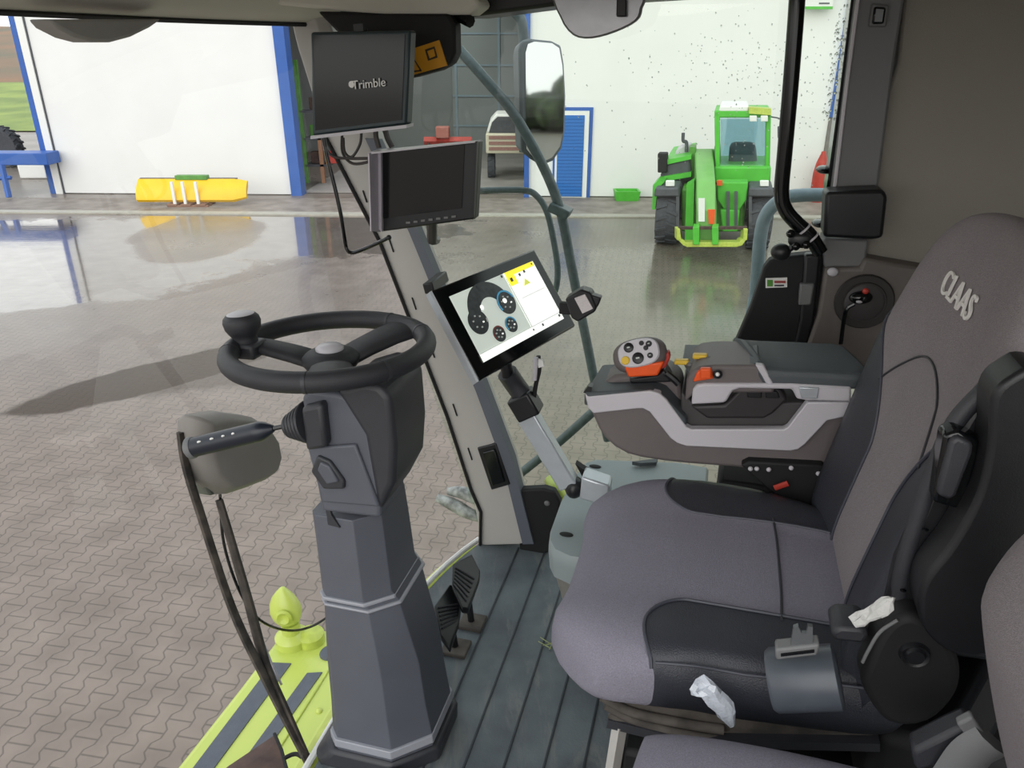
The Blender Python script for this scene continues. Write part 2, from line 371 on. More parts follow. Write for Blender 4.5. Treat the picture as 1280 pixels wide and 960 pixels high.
# facade line of the hall, slightly turned to the picture
def FP(px, z=0, off=0):
    p = W(px, 242+6*(px-75)/955, Z=0); n = fdir.cross(Vector((0, 0, 1)))
    return p - n*off*-1 + Vector((0, 0, z))
A0, B0 = W(75, 242, Z=0), W(1030, 248, Z=0); fdir = (B0-A0).normalized(); fnor = Vector((fdir.y, -fdir.x, 0))   # towards the camera
def fp(px): return W(px, 242+6*(px-75)/955, Z=0)
def fbox(px0, px1, z0, z1, d0, d1, mb=None):
    """box on the facade between two picture columns (read on the ground line); d = distance behind the facade"""
    mb = mb or MB(False); a, b = fp(px0), fp(px1); n = -fnor
    q = [a+n*d0, b+n*d0, b+n*d1, a+n*d1]
    return mb.prism([p+Vector((0, 0, z0)) for p in q], (0, 0, z1-z0))
def wall_material():
    m = mat('white_cladding', (236, 236, 234), .6, noise=.04, nscale=.8)
    nt = m.node_tree; N = nt.nodes; L = nt.links; b = N['Principled BSDF']
    g = N.new('ShaderNodeTexCoord'); wv = N.new('ShaderNodeTexWave'); wv.bands_direction = 'X'; wv.inputs['Scale'].default_value = .55; wv.wave_profile = 'SAW'
    L.new(g.outputs['Object'], wv.inputs['Vector']); bp = N.new('ShaderNodeBump'); bp.inputs['Strength'].default_value = .2; bp.inputs['Distance'].default_value = .01
    L.new(wv.outputs['Fac'], bp.inputs['Height']); L.new(bp.outputs['Normal'], b.inputs['Normal']); return m
clad = wall_material()
struct(fbox(82, 366, .02, 6, 0, .25).build('wall_left', clad))
struct(fbox(80.5, 82, 0, 6, -.03, .2).build('trim_1', gunm))
struct(fbox(72, 80.5, 0, 6, -.06, .25).build('trim_2', white))
struct(fbox(64, 72, 0, 6, -.02, .35).build('trim_3', bluem))
struct(fbox(366, 379, 0, 6, -.12, .3).build('trim_4', bluem))
struct(fbox(668, 1020, .02, 6, 0, .25).build('wall_right', clad))
struct(fbox(655, 661, 0, 6, -.12, .3).build('trim_5', bluem))
struct(fbox(661, 668, 0, 6, -.02, .3).build('trim_6', white))
struct(fbox(1020, 1034, 1.95, 6, -.1, .3).build('trim_7', bluem))
struct(fbox(1020, 1034, 0, 1.95, -.06, .3).build('trim_8', mat('plinth_grey', (128, 124, 120), .8, noise=.2, nscale=5)))
struct(fbox(379, 655, 4.35, 6, -.02, .3).build('wall_front', clad))
struct(fbox(60, 1036, 6, 6.3, -.2, 16).build('roof', gunm))
# hall inside
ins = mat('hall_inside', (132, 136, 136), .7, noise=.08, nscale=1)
struct(fbox(379, 655, .01, .06, .3, 15).build('hall_floor', concrete))
a, b = fp(379), fp(655); n = -fnor
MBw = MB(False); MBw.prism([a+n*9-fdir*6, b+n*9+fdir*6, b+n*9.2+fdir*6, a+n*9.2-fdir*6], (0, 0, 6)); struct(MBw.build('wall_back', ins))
for i, (q, nm) in enumerate(((a, 'wall_inner_left'), (b, 'wall_inner_right'))):
    k = -2.5 if i == 0 else 2.5
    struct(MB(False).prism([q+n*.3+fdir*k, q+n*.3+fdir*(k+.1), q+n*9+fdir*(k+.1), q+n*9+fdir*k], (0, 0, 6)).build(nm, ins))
# sectional gate at the hall's back
gate = thing('sectional_gate', 'grey sectional gate with panel joints at the back of the open hall', 'gate', (a+b)/2+n*8.9, cab=False)
gl = MB(False); gw = MB(False)
g0, g1 = a+n*8.9+fdir*3.0, b+n*8.9+fdir*2.0
gl.prism([g0, g1, g1-n*.08, g0-n*.08], (0, 0, 4.9)); gl.build('gate_leaf', mat('gate_grey', (140, 146, 146), .6, noise=.06, nscale=1), gate)
for z in (.9, 1.9, 2.9, 3.9): gw.prism([g0-n*.08+Vector((0, 0, z)), g1-n*.08+Vector((0, 0, z)), g1-n*.11+Vector((0, 0, z)), g0-n*.11+Vector((0, 0, z))], (0, 0, .06))
for t in (.02, .34, .66, .96):
    c = g0.lerp(g1, t); gw.prism([c-n*.08, c+fdir*.08-n*.08, c+fdir*.08-n*.12, c-n*.12], (0, 0, 4.9))
gw.build('gate_rail', pipel, gate)
# fill lamps added to lighten the inside of the hall
for i, (t, d) in enumerate(((.25, 3), (.75, 3), (.5, 6.5))):
    c = a.lerp(b, t)+n*d+Vector((0, 0, 5.6))
    ld = bpy.data.lights.new('hall_fill_light', 'AREA'); ld.energy = 80; ld.size = 1.5; lo = bpy.data.objects.new('hall_fill_light', ld); COL.objects.link(lo); lo.location = c
# blue roller door in the right wall
fr = thing('side_door', 'blue slatted side door with white frame in the white wall', 'door', fp(712), cab=False)
fbox(690, 737, 0, 2.16, -.05, 0).build('door_surround', bluem, fr, label='blue outer trim')
fbox(692.5, 732.5, 0, 2.08, -.08, -.05).build('door_frame', white, fr, label='white inner frame')
lf = MB(False)
for i in range(24): fbox(695, 727, .03+i*.081, .03+i*.081+.07, -.10, -.08, lf)
fbox(695, 727, .02, 1.98, -.085, -.08, lf); lf.build('door_leaf', mat('door_blue', (40, 110, 190), .5, noise=.1), fr, label='blue slatted leaf')
# wall sign
sg = fbox(1004, 1019, 3.6, 4.9, -.08, -.02); sgt = thing('wall_sign', 'white company sign with green stripe on the white wall, near its blue corner', 'sign', fp(1010)+Vector((0, 0, 4.3)), cab=False)
MB(False).prism([W(1008, -30, Y=19.3), W(1044, -30, Y=19.3), W(1041, 8, Y=19.3), W(1006, 8, Y=19.3)], (0, .05, 0)).build('sign_panel', white, sgt)
MB(False).prism([W(1006, 8, Y=19.29), W(1041, 8, Y=19.29), W(1040.6, 11.5, Y=19.29), W(1005.8, 11.5, Y=19.29)], (0, .06, 0)).build('sign_stripe', greenp, sgt, label='green stripe')
MB(False).prism([W(1024, 3.2, Y=19.29), W(1037, 3.2, Y=19.29), W(1037, 5, Y=19.29), W(1024, 5, Y=19.29)], (0, .02, 0)).build('sign_mark', gunm, sgt)
# kerb and apron
ap = MB(False); p = [W(-400, 247, Z=.0), W(1500, 250, Z=.0), W(1500, 276, Z=0), W(-400, 263, Z=0)]
ap.prism([Vector((q.x, q.y, .001)) for q in p], (0, 0, .012)); struct(ap.build('pavement', mat('apron_concrete', (146, 136, 128), .55, noise=.25, nscale=2.5, col2=(118, 108, 100))))
kb = MB(False); p = [W(-400, 261, Z=0), W(1500, 274, Z=0), W(1500, 277.5, Z=0), W(-400, 264, Z=0)]
kb.prism([Vector((q.x, q.y, .001)) for q in p], (0, 0, .03)); struct(kb.build('kerb', mat('kerb_stone', (176, 172, 160), .5, noise=.15, nscale=8)))
# field and hillside beyond the yard
def hill(name, x0, x1, y0, y1, prof, m, nx=24, ny=14):
    b = MB(False); vs = []; rr = random.Random(3)
    for j in range(ny+1):
        for i in range(nx+1):
            t = j/ny; vs.append((x0+(x1-x0)*i/nx, y0+(y1-y0)*t, prof(t)+rr.uniform(-.12, .12)*t))
    fs = [(j*(nx+1)+i, j*(nx+1)+i+1, (j+1)*(nx+1)+i+1, (j+1)*(nx+1)+i) for j in range(ny) for i in range(nx)]
    b.add(vs, fs); return struct(b.build(name, m, smooth=80))
hill('field', -100, -10, 36, 60, lambda t: .05+1.0*t, mat('meadow', (150, 165, 90), .9, noise=.3, nscale=.4, col2=(120, 138, 80)))
hill('hillside', -110, 60, 60, 110, lambda t: 1.0+4.9*t**.8, mat('hill_brown', (150, 116, 92), .95, noise=.3, nscale=.12, col2=(118, 112, 96)))
# treeline behind the combine (it shows in the outside mirror)
tl = MB(False); rr = random.Random(11)
for i in range(70):
    y_ = -60+i*1.15+rr.uniform(-.6, .6); h = rr.uniform(1.2, 2.3)
    tl.ell((52+rr.uniform(-2, 2), y_, h), (rr.uniform(1.4, 2.4), 0, 0), (0, 1.6, 0), (0, 0, h), n=9, m=7, p=.9)
t_ = tl.build('treeline', mat('tree_dark_green', (72, 84, 56), .95, noise=.6, nscale=1.5, col2=(48, 52, 44)), smooth=20); t_['kind'] = 'stuff'; tag(t_, 'dark row of trees across the yard, seen in the outside mirror', 'trees')
# white slab standing in for a bright patch of ground, blue trestle and red wheel at the left
tr = thing('steel_trestle', 'blue painted steel trestle at the left corner of the hall', 'trestle', W(20, 240, Y=19.3), cab=False)
tb = W(0, 191, Y=19.6); te = W(64, 206, Y=19.6)
MB(False).box((W(-60, 200, Y=19.6).x, 19.5, te.z), (W(62, 200, Y=19.6).x, 20.1, tb.z)).build('beam', bluem, tr, bevel=.02)
for x0, x1 in ((-12, -2), (2, 12)):
    q0, q1 = W(x0, 206, Y=19.5), W(x1+(4 if x0 > 0 else -8), 240, Y=19.5)
    MB(False).tube([q0, Vector((q1.x, 19.3, 0.06))], .07, n=4, sm=1).build('leg', bluem, tr)
MB(False).tube([W(-14, 224, Y=19.45), W(14, 222, Y=19.45)], .05, n=4, sm=1).build('crossbar', bluem, tr)
def wheel(name, c, ax, ro, wd, ri, parent, rimm, lugs=20, cab=False):
    ax = Vector(ax).normalized(); c = Vector(c)
    b = MB(cab); b.lathe([(ri, -wd*.42), (ro*.86, -wd*.5), (ro*.96, -wd*.46), (ro, -wd*.3), (ro, wd*.3), (ro*.96, wd*.46), (ro*.86, wd*.5), (ri, wd*.42)], c, ax, 32)
    u = ax.orthogonal().normalized(); w_ = ax.cross(u)
    for k in range(lugs):
        for sg_ in (-1, 1):
            an = 2*math.pi*(k+(.5 if sg_ > 0 else 0))/lugs; rd = u*math.cos(an)+w_*math.sin(an); tg = ax.cross(rd)
            b.obox(c+rd*ro*1.01+ax*wd*.24*sg_, ax*wd*.24+tg*ro*.06*sg_, tg*ro*.045, rd*ro*.035)
    t = b.build(name, tyre, parent, smooth=30)
    MB(cab).lathe([(.001, -wd*.3), (ri*.5, -wd*.32), (ri*.9, -wd*.2), (ri*1.02, -wd*.42), (ri*1.02, wd*.42), (ri*.9, wd*.2), (ri*.5, wd*.3), (.001, wd*.3)], c, ax).build('rim', rimm, t)
    return t
wh = thing('tractor_wheel', 'dark tractor wheel with red rim beyond the blue trestle', 'wheel', Vector((W(6, 192, Y=25).x, 25, 0)), cab=False)
wheel('tyre', Vector((W(4, 186, Y=25).x, 25, .60)), (.15, 1, 0), .62, .4, .4, wh, red)
patch_mb = MB(False); c = W(42, 192, Y=23); 
tag(MB(False).box((W(27, 190, Y=23).x, 22.6, .0), (W(62, 190, Y=23).x, 23.4, .42)).build('bright_patch', white, bevel=.05), 'low white slab standing in for a bright patch of ground beyond the blue trestle', 'slab')
# yellow sweeper / blade in front of the left wall
sw = thing('yard_scraper', 'yellow trough-shaped yard scraper with green hitch on a pallet', 'scraper', W(243, 262, Y=18.4), cab=False)
Ys = 18.6
def ws(px, py, Y=Ys): return W(px, py, Y=Y)
pr = [(0, .58), (.02, .62), (.10, .60), (.26, .44), (.34, .30), (.36, .17), (.30, .11), (.24, .17), (.20, .30), (.06, .44)]
x0, x1 = ws(175, 240).x, ws(310, 240).x
rings = []
for x in (x0, x0+.06, x1-.30, x1):
    k = 1 if x < x1-.05 else .75
    rings.append([(x+(0), Ys+.1-a_*k, b_*k+(0 if k == 1 else .1)) for a_, b_ in pr])
MB(False).loft(rings).build('trough', yellowp, sw, smooth=50)
MB(False).box((x0+.02, Ys+.06, .56), (x1-.25, Ys+.14, .63)).build('top_edge', gunm, sw)
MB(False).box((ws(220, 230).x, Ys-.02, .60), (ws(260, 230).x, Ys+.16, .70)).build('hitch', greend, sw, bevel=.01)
for px in (223, 236, 252): MB(False).box((ws(px, 240).x-.03, Ys-.32, .085), (ws(px, 240).x+.03, Ys-.26, .60)).build('strut', white, sw)
pl = MB(False)
for y in (-.32, -.1, .12): pl.box((ws(215, 250).x, Ys+y, .0), (ws(265, 250).x, Ys+y+.1, .05))
for px in (215, 232, 250): pl.box((ws(px, 250).x, Ys-.34, .05), (ws(px+12, 250).x, Ys+.24, .08))
tag(pl.build('pallet', mat('pallet_wood', (150, 112, 92), .8, noise=.2)), 'wooden pallet under the yellow scraper', 'pallet')
# green crate at the wall
gc = MB(False); c0, c1 = W(768, 248, Y=19.3), W(797, 248, Y=19.3)
gc.loft([[(c0.x+.02, 19.05, .0), (c1.x-.02, 19.05, 0), (c1.x-.02, 19.45, 0), (c0.x+.02, 19.45, 0)], [(c0.x-.02, 19, .25), (c1.x+.02, 19, .25), (c1.x+.02, 19.5, .25), (c0.x-.02, 19.5, .25)],
         [(c0.x+.03, 19.05, .25), (c1.x-.03, 19.05, .25), (c1.x-.03, 19.45, .25), (c0.x+.03, 19.45, .25)], [(c0.x+.05, 19.08, .04), (c1.x-.05, 19.08, .04), (c1.x-.05, 19.42, .04), (c0.x+.05, 19.42, .04)]])
tag(gc.build('green_crate', greenp, smooth=0), 'small bright green crate against the white wall', 'crate')
# red machine part beyond the corner
rb = MB(False); rc = W(1021, 245, Y=19.0); rb.lathe([(.15, 0), (.17, .04), (.17, .7), (.13, .95), (.06, 1.15), (.05, 1.2), (.001, 1.22)], (rc.x, 19.0, 0), (0, 0, 1))
tag(rb.build('red_tank', red), 'red upright tank by the blue corner of the hall', 'tank')
# tree beyond the right corner
tt = thing('tree', 'green tree beyond the right corner of the hall', 'tree', (15.5, 30, 0), cab=False)
MB(False).tube([(15.5, 30, 0), (15.4, 30, 2), (15.6, 30, 4)], .18).build('trunk', rust, tt)
lb = MB(False)
for i in range(700):
    th, ph, rd = R.uniform(0, 6.28), R.uniform(-1.2, 1.5), R.uniform(.6, 1); c = Vector((15.5+2.6*rd*math.cos(th)*math.cos(ph), 30+2.6*rd*math.sin(th)*math.cos(ph), 4.6+2.6*rd*math.sin(ph)))
    u = Vector((R.uniform(-1, 1), R.uniform(-1, 1), R.uniform(-1, 1))).normalized()*.28; w_ = u.orthogonal()*.6; lb.add([c-u, c+w_, c+u, c-w_], [(0, 1, 2, 3)])
lb.build('crown', mat('leaf_green', (120, 150, 60), .8, noise=.4, nscale=2), tt, smooth=0)

# ------------------------------------------------------------------ things standing in the hall
van = thing('utility_vehicle', 'pale utility vehicle with rounded dark windscreen parked inside the hall', 'vehicle', W(628, 215, Y=22.5), cab=False)
Yv = 22.4
def bxp(mb, x0, y0, x1, y1, Ya, Yb):
    p, q = W(x0, y0, Y=Ya), W(x1, y1, Y=Ya); return mb.box((min(p.x, q.x), Ya, min(p.z, q.z)), (max(p.x, q.x), Yb, max(p.z, q.z)))
vb = MB(False); o = [(608, 196), (609, 168), (616, 147), (632, 142), (660, 142), (664, 168), (666, 196)]
vb.prism([W(x, y, Y=Yv) for x, y in smoothpoly(o[:6]+[(666, 196)], 3)], (0, 1.6, 0)); 
MB(False).prism([W(x, y, Y=Yv) for x, y in [(608, 166), (612, 152), (620, 143), (665, 143), (667, 166)]], (0, 1.5, 0)).build('vehicle_roof', white, van, bevel=.05)
MB(False).prism([W(x, y, Y=Yv-.03) for x, y in [(611, 166), (615, 153), (622, 146), (662, 146), (664, 166)]], (0, .05, 0)).build('windscreen', gunm, van)
bxp(MB(False), 607, 167, 668, 192, Yv-.2, Yv+1.8).build('vehicle_body', mat('cream_paint', (214, 208, 186), .5, noise=.1), van, bevel=.04)
bb = MB(False)
for i in range(3): bxp(bb, 611, 170+i*7, 664, 174+i*7, Yv-.24, Yv-.19)
bb.build('grille_slat', mat('dull_red', (160, 120, 112), .6, noise=.2), van)
for px in (614, 660): 
    c = W(px, 200, Y=Yv); wheel('tyre', (c.x, Yv+.3, .36), (1, 0, 0), .36, .22, .2, van, white, 14)
mc = thing('farm_implement', 'row of red and brown farm implements stored inside the hall', 'implement', W(552, 190, Y=24), cab=False)
c = W(555, 175, Y=24)
MB(False).tube([W(530, 176, Y=24.5), W(590, 176, Y=24.5)], .12, n=4, sm=1).build('beam', red, mc)
for px in (536, 552, 570, 586):
    q = W(px, 178, Y=24.5); MB(False).tube([q, (q.x, 24.3, .5), (q.x+.1, 24.1, .07)], .06, n=5).build('tine', rust, mc)
MB(False).box((W(545, 170, Y=24.5).x, 24.3, W(545, 172, Y=24.5).z), (W(562, 170, Y=24.5).x, 24.7, W(545, 158, Y=24.5).z)).build('gearbox', mat('dull_pink_red', (190, 120, 110), .6, noise=.2), mc, bevel=.03)
rk = thing('storage_rack', 'green and brown rack of parts just inside the left edge of the hall opening', 'rack', W(398, 225, Y=21.6), cab=False)
for px in (384, 404):
    q = W(px, 214, Y=21.6); MB(False).box((q.x-.05, 21.5, .06), (q.x+.05, 21.6, 3.2)).build('post', mat('timber_post', (172, 128, 100), .7, noise=.2) if px > 390 else greend, rk)
for i, z in enumerate((.5, 1.2, 1.9)):
    q0, q1 = W(382, 200, Y=21.6), W(412, 200, Y=21.6); MB(False).box((q0.x, 21.5, z), (q1.x, 22.2, z+.06)).build('shelf', gunm, rk)
for i, (dx, z, m_) in enumerate(((.1, .56, rust), (.5, .56, red), (.15, 1.26, greend), (.5, 1.26, gunm), (.2, 1.96, rust))):
    q = W(384, 200, Y=21.6); tag(MB(False).box((q.x+dx, 21.62, z+.003), (q.x+dx+.3, 21.9, z+.32)).build('parts_bin', m_, bevel=.02), ('brown bin on the low shelf', 'red bin on the low shelf', 'green bin on the middle shelf', 'grey bin on the middle shelf', 'brown bin on the top shelf')[i]+' of the rack inside the hall', 'bin')

# ------------------------------------------------------------------ telehandler
TY = 14.0
th = thing('telehandler', 'bright green telehandler with boom beside its glazed cab, parked facing the camera', 'telehandler', (W(893, 312, Y=TY).x, TY+1.5, 0), cab=False)
TN = Vector((W(893, 312, Y=TY).x, TY, 0)).normalized(); TD = Vector((W(893, 312, Y=TY).x, TY, 0)).length; TS = Vector((TN.y, -TN.x, 0))
def tw(px, py, dy=0):
    d = ray(px, py); return Vector((0, 0, CAMZ))+d*((TD+dy)/d.dot(TN))
def tpoly(pts, dy, dep): return MB(False).prism([tw(x, y, dy) for x, y in pts], TN*dep)
for px, dy in ((832, .55), (951, .55), (832, 3.0), (951, 3.0)):
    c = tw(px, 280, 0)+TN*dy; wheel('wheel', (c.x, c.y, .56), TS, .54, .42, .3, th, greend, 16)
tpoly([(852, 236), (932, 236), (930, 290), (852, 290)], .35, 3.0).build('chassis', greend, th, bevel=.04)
tpoly([(858, 232), (868, 226), (866, 300), (856, 300)], .1, .4).build('side_plate', greenp, th)
tpoly([(896, 228), (935, 228), (933, 250), (925, 262), (905, 262), (897, 250)], .12, .4).build('front_plate', greenp, th, bevel=.02)
tpoly([(900, 262), (925, 262), (922, 290), (903, 290)], .05, .3).build('axle_housing', greenp, th, bevel=.03)
for x in (908, 918, 845, 936): tpoly([(x, 240), (x+4, 240), (x+4, 286), (x, 286)], .02, .2).build('hose', gunm, th)
# boom: tapers down towards the front
bm_ = MB(False); s1 = [tw(866, 186, 2.6), tw(897, 186, 2.6), tw(899, 215, 2.6), tw(866, 215, 2.6)]
s2 = [tw(868, 186, 1.4), tw(891, 186, 1.4), tw(894, 222, 1.4), tw(867, 222, 1.4)]
s3 = [tw(871, 226, -.3), tw(894, 226, -.3), tw(896, 262, -.3), tw(870, 262, -.3)]
s4 = [tw(871, 262, -.7), tw(894, 262, -.7), tw(895, 302, -.7), tw(870, 302, -.7)]
bm_.loft([s1, s2, s3, s4]); bm_.build('boom', mat('boom_green', (122, 182, 96), .4, noise=.12, nscale=3), th, bevel=.03)
for x0, x1 in ((862, 869), (893, 900)):
    tpoly([(x0, 184), (x1, 184), (x1+2, 240), (x0+1, 240)], 1.2, .5).build('boom_guide', greend, th)
tpoly([(873, 248), (881, 248), (881, 277), (873, 277)], -.74, .03).build('number_plate', white, th)
tpoly([(885, 262), (894, 262), (893, 280), (886, 280)], -.74, .03).build('badge', orange, th, label='orange badge')
# cab
cb = thing
fm = MB(False)
for q, dy, dp in (([(893, 140), (900, 140), (900, 222), (894, 222)], .9, .12), ([(958, 140), (964, 140), (962, 222), (956, 222)], .9, .12), ([(893, 138), (964, 138), (964, 147), (893, 147)], .9, 1.5),
                  ([(894, 144), (899, 144), (899, 222), (895, 222)], 2.3, .12), ([(957, 144), (961, 144), (960, 222), (956, 222)], 2.3, .12)): fm.prism([tw(x, y, dy) for x, y in q], TN*dp)
fm.build('cab_frame', greenp, th, bevel=.02)
tpoly([(900, 147), (958, 147), (957, 209), (900, 209)], .95, .04).build('cab_window', glass_c, th)
tpoly([(901, 149), (957, 149), (956, 208), (901, 208)], 2.35, .04).build('rear_window', glass_c, th)
tpoly([(912, 180), (945, 180), (947, 208), (910, 208)], 1.5, .5).build('driver_seat', gunm, th, bevel=.1)
tpoly([(893, 208), (964, 208), (963, 229), (893, 229)], .8, 1.6).build('cab_panel', greenp, th, bevel=.04)
tpoly([(900, 132), (936, 132), (936, 140), (898, 140)], .9, 1.4).build('cab_roof', white, th, bevel=.03, label='white roof section')
tpoly([(936, 134), (964, 136), (964, 144), (936, 142)], .8, .3).build('lamp_bar', limed, th)
for x in (937, 951): tpoly([(x, 145), (x+9, 145), (x+9, 152), (x, 152)], .7, .15).build('work_lamp', white, th, bevel=.01)
MB(False).tube([tw(964, 146, .8), tw(975, 149, .7), tw(977, 160, .7)], .012).build('mirror_arm', gunm, th)
tpoly([(972, 158), (980, 158), (980, 173), (972, 173)], .68, .06).build('mirror', gunm, th, bevel=.015)
# engine side
tpoly([(824, 222), (832, 204), (862, 196), (865, 226), (832, 230)], 1.0, 2.2).build('engine_hood', gunm, th, bevel=.06)
tpoly([(832, 200), (864, 194), (864, 199), (832, 206)], .95, 2.2).build('hood_edge', greenp, th)
tpoly([(828, 221), (864, 215), (864, 221), (829, 227)], .9, .3).build('hood_trim', greenp, th)
tpoly([(822, 192), (834, 192), (834, 216), (822, 216)], .9, .3).build('air_box', matblack, th, bevel=.02)
tpoly([(846, 186), (856, 180), (864, 180), (864, 196), (842, 198)], 1.6, .4).build('tank_cover', silver, th, bevel=.04)
MB(False).tube([tw(858, 190, 1.5), tw(858, 178, 1.5), tw(854, 176, 1.5), tw(854, 166, 1.5)], .035, n=8).build('exhaust', gunm, th)
for x0, x1 in ((817, 850), (935, 968)):
    tpoly([(x0, 246), (x0+2, 235), (x1-2, 235), (x1, 246)], 0, .9).build('mudguard', gunm, th, bevel=.03)
for x0 in (832, 950): tpoly([(x0, 226), (x0+11, 226), (x0+11, 233), (x0, 233)], .1, .1).build('headlamp', white, th, bevel=.01)
tpoly([(896, 226), (903, 226), (903, 232), (896, 232)], 0, .1).build('indicator', orange, th)
tpoly([(816, 232), (822, 226), (830, 228), (822, 236), (819, 262), (815, 262)], .3, .6).build('side_guard', greenp, th)
# fork carriage
ca = MB(False)
for q in ([(846, 286), (850, 286), (852, 302), (846, 300)], [(930, 286), (935, 286), (934, 300), (929, 302)], [(846, 298), (855, 300), (860, 309), (854, 307)], [(934, 298), (926, 300), (920, 309), (928, 307)], [(855, 303), (926, 303), (922, 309), (858, 309)]):
    ca.prism([tw(x, y, -.95) for x, y in q], (0, .2, 0))
ca.build('fork_carriage', limed, th, bevel=.01)
tpoly([(848, 284), (934, 284), (934, 287), (848, 287)], -.9, .1).build('carriage_bar', rust, th)
for x in (866, 890): tpoly([(x, 284), (x+8, 284), (x+8, 306), (x, 306)], -1.0, .3).build('carriage_lug', greenp, th, bevel=.01)

# ================================================================== CAB SHELL
def ease(t): return t*t*(3-2*t)
def bot_r(l): return -.715+.115*min(1, abs((l-1.11)/.77))**3.2
def top_r(l): return -1.17+.13*min(1, abs((l-1.11)/.77))**3
TOPZ = 1.455
# floor mat
fl = MB(); ls = [.28+1.6*i/30 for i in range(31)]
pts = [Vector((bot_r(l)+.012, l, -.03)) for l in ls]+[Vector((1.05, 1.88, -.03)), Vector((1.05, .28, -.03))]
fl.prism(pts, (0, 0, .03))
fm_ = mat('floor_mat', (98, 107, 111), .55, noise=.25, nscale=7, col2=(74, 81, 87), bump=.5, bscale=160)
nt = fm_.node_tree; N = nt.nodes; L = nt.links
def floor_nodes():
    b = N['Principled BSDF']; g = N.new('ShaderNodeTexCoord')
    # pale dust smears on the dark mat, scuffed along the ribs
    mpp = N.new('ShaderNodeMapping'); mpp.inputs['Rotation'].default_value = (0, 0, -YAW*-1); mpp.inputs['Scale'].default_value = (14, 3.2, 1); L.new(g.outputs['Object'], mpp.inputs['Vector'])
    n = N.new('ShaderNodeTexNoise'); n.inputs['Scale'].default_value = 1; n.inputs['Detail'].default_value = 9; n.inputs['Roughness'].default_value = .7; n.inputs['Distortion'].default_value = .8
    L.new(mpp.outputs[0], n.inputs['Vector']); r = N.new('ShaderNodeMapRange'); r.inputs['From Min'].default_value = .52; r.inputs['From Max'].default_value = .74; r.inputs['To Max'].default_value = .75
    L.new(n.outputs['Fac'], r.inputs['Value']); src = b.inputs['Base Color'].links[0].from_socket
    mx = N.new('ShaderNodeMix'); mx.data_type = 'RGBA'; L.new(r.outputs[0], mx.inputs[0]); L.new(src, mx.inputs[6]); mx.inputs[7].default_value = lin((128, 128, 124)); L.new(mx.outputs[2], b.inputs['Base Color'])
    L.new(r.outputs[0], N.new('ShaderNodeMath').inputs[0])
floor_nodes()
floor = struct(fl.build('floor', fm_))
ribs = MB()
for i in range(9):
    r = -.56+i*.082
    if i in (0,): continue
    ribs.box((r-.002, .36, 0), (r+.002, 1.86, .004))
rb_ = ribs.build('floor_ribs', mat('mat_rib', (52, 58, 64), .6, noise=.3, nscale=30), floor); struct(rb_)
# white sill and lime edge along the foot of the windscreen
def edgecurve(dr, dz, l0=.3, l1=1.87, n=22): return [Vector((bot_r(l0+(l1-l0)*i/n)+dr, l0+(l1-l0)*i/n, dz)) for i in range(n+1)]
struct(MB().tube(edgecurve(-.004, .002), .008, n=8, sm=1).build('trim_9', white))
struct(MB().tube(edgecurve(-.02, -.05), .03, n=8, sm=1, ).build('trim_10', limed))
# underside body
ub = MB(); ub.prism([Vector((bot_r(l)+.06, l, -.5)) for l in ls]+[Vector((1.05, 1.86, -.5)), Vector((1.05, .3, -.5))], (0, 0, .46)); struct(ub.build('cab_base', matblack))
struct(MB().box((-.05, .5, -2.1), (1.0, 1.7, -.46)).build('machine_chassis', matblack))
# roof, header, roof rail
rf = MB(); rf.prism([Vector((top_r(l)-.06, l, 1.56)) for l in ls]+[Vector((1.1, 1.93, 1.56)), Vector((1.1, .28, 1.56))], (0, 0, .14)); struct(rf.build('ceiling', roofm))
hd = MB()
def hring(l, dz=0):
    r = top_r(l); return [(r-.03, l, TOPZ+dz), (r+.02, l, TOPZ-.006+dz), (r+.10, l, TOPZ+.02+dz), (r+.17, l, TOPZ+.10+dz), (r+.17, l, 1.6), (r-.05, l, 1.6)]
hd.loft([[Vector(p) for p in hring(l)] for l in ls]); hd_o = hd.build('trim_11', roofm, smooth=50); struct(hd_o)
MB().tube([Vector((top_r(l)+.035, l, TOPZ-.004)) for l in ls], .006, n=6, sm=1).build('header_seal', black, hd_o)
rr_ = MB(); rr_.prism([PC(350, 6, l=1.80), PC(520, 20, l=1.80), PC(590, 21, l=1.80), PC(720, 4, l=1.80), PC(1140, -22, l=1.80), PC(1140, -120, l=1.8), PC(340, -120, l=1.8)], (0, .14, 0)); struct(rr_.build('trim_12', black, bevel=.008))
lt = MB(); lt.prism([PC(340, -6, l=1.70), PC(345, 6, l=1.70), PC(480, 19, l=1.70), PC(585, 18, l=1.70), PC(600, 6, l=1.70), PC(585, -20, l=1.7)], (0, .09, 0)); struct(lt.build('trim_13', roofm, bevel=.008))
# half-round housing under the header
hh = MB(); o = [(64, 24), (75, 36), (96, 47), (118, 53), (140, 53), (166, 46), (190, 34), (204, 24)]
hp = [PC(x, y, r=-1.06) for x, y in o]
hh.prism(hp, (-.05, 0, 0)); t = tag(hh.build('visor_housing', mat('housing_grey', (160, 158, 155), .6, noise=.05), bevel=.006), 'grey half-round housing hanging under the front header', 'housing')
# windscreen: ruled between sill and header
ws_ = MB(); nl, nz_ = 26, 6; vs = []; fs = []
for i in range(nl+1):
    l = .32+(1.865-.32)*i/nl
    for k in range(nz_+1):
        tt_ = k/nz_; bow = -.05*math.sin(math.pi*tt_)
        vs.append((bot_r(l)-.02+(top_r(l)-.0-bot_r(l)+.02)*tt_+bow, l, .01+(TOPZ-.01)*tt_))
for i in range(nl):
    for k in range(nz_): fs.append((i*(nz_+1)+k, (i+1)*(nz_+1)+k, (i+1)*(nz_+1)+k+1, i*(nz_+1)+k+1))
ws_.add(vs, fs); struct(ws_.build('window_1', glass_f, smooth=80))
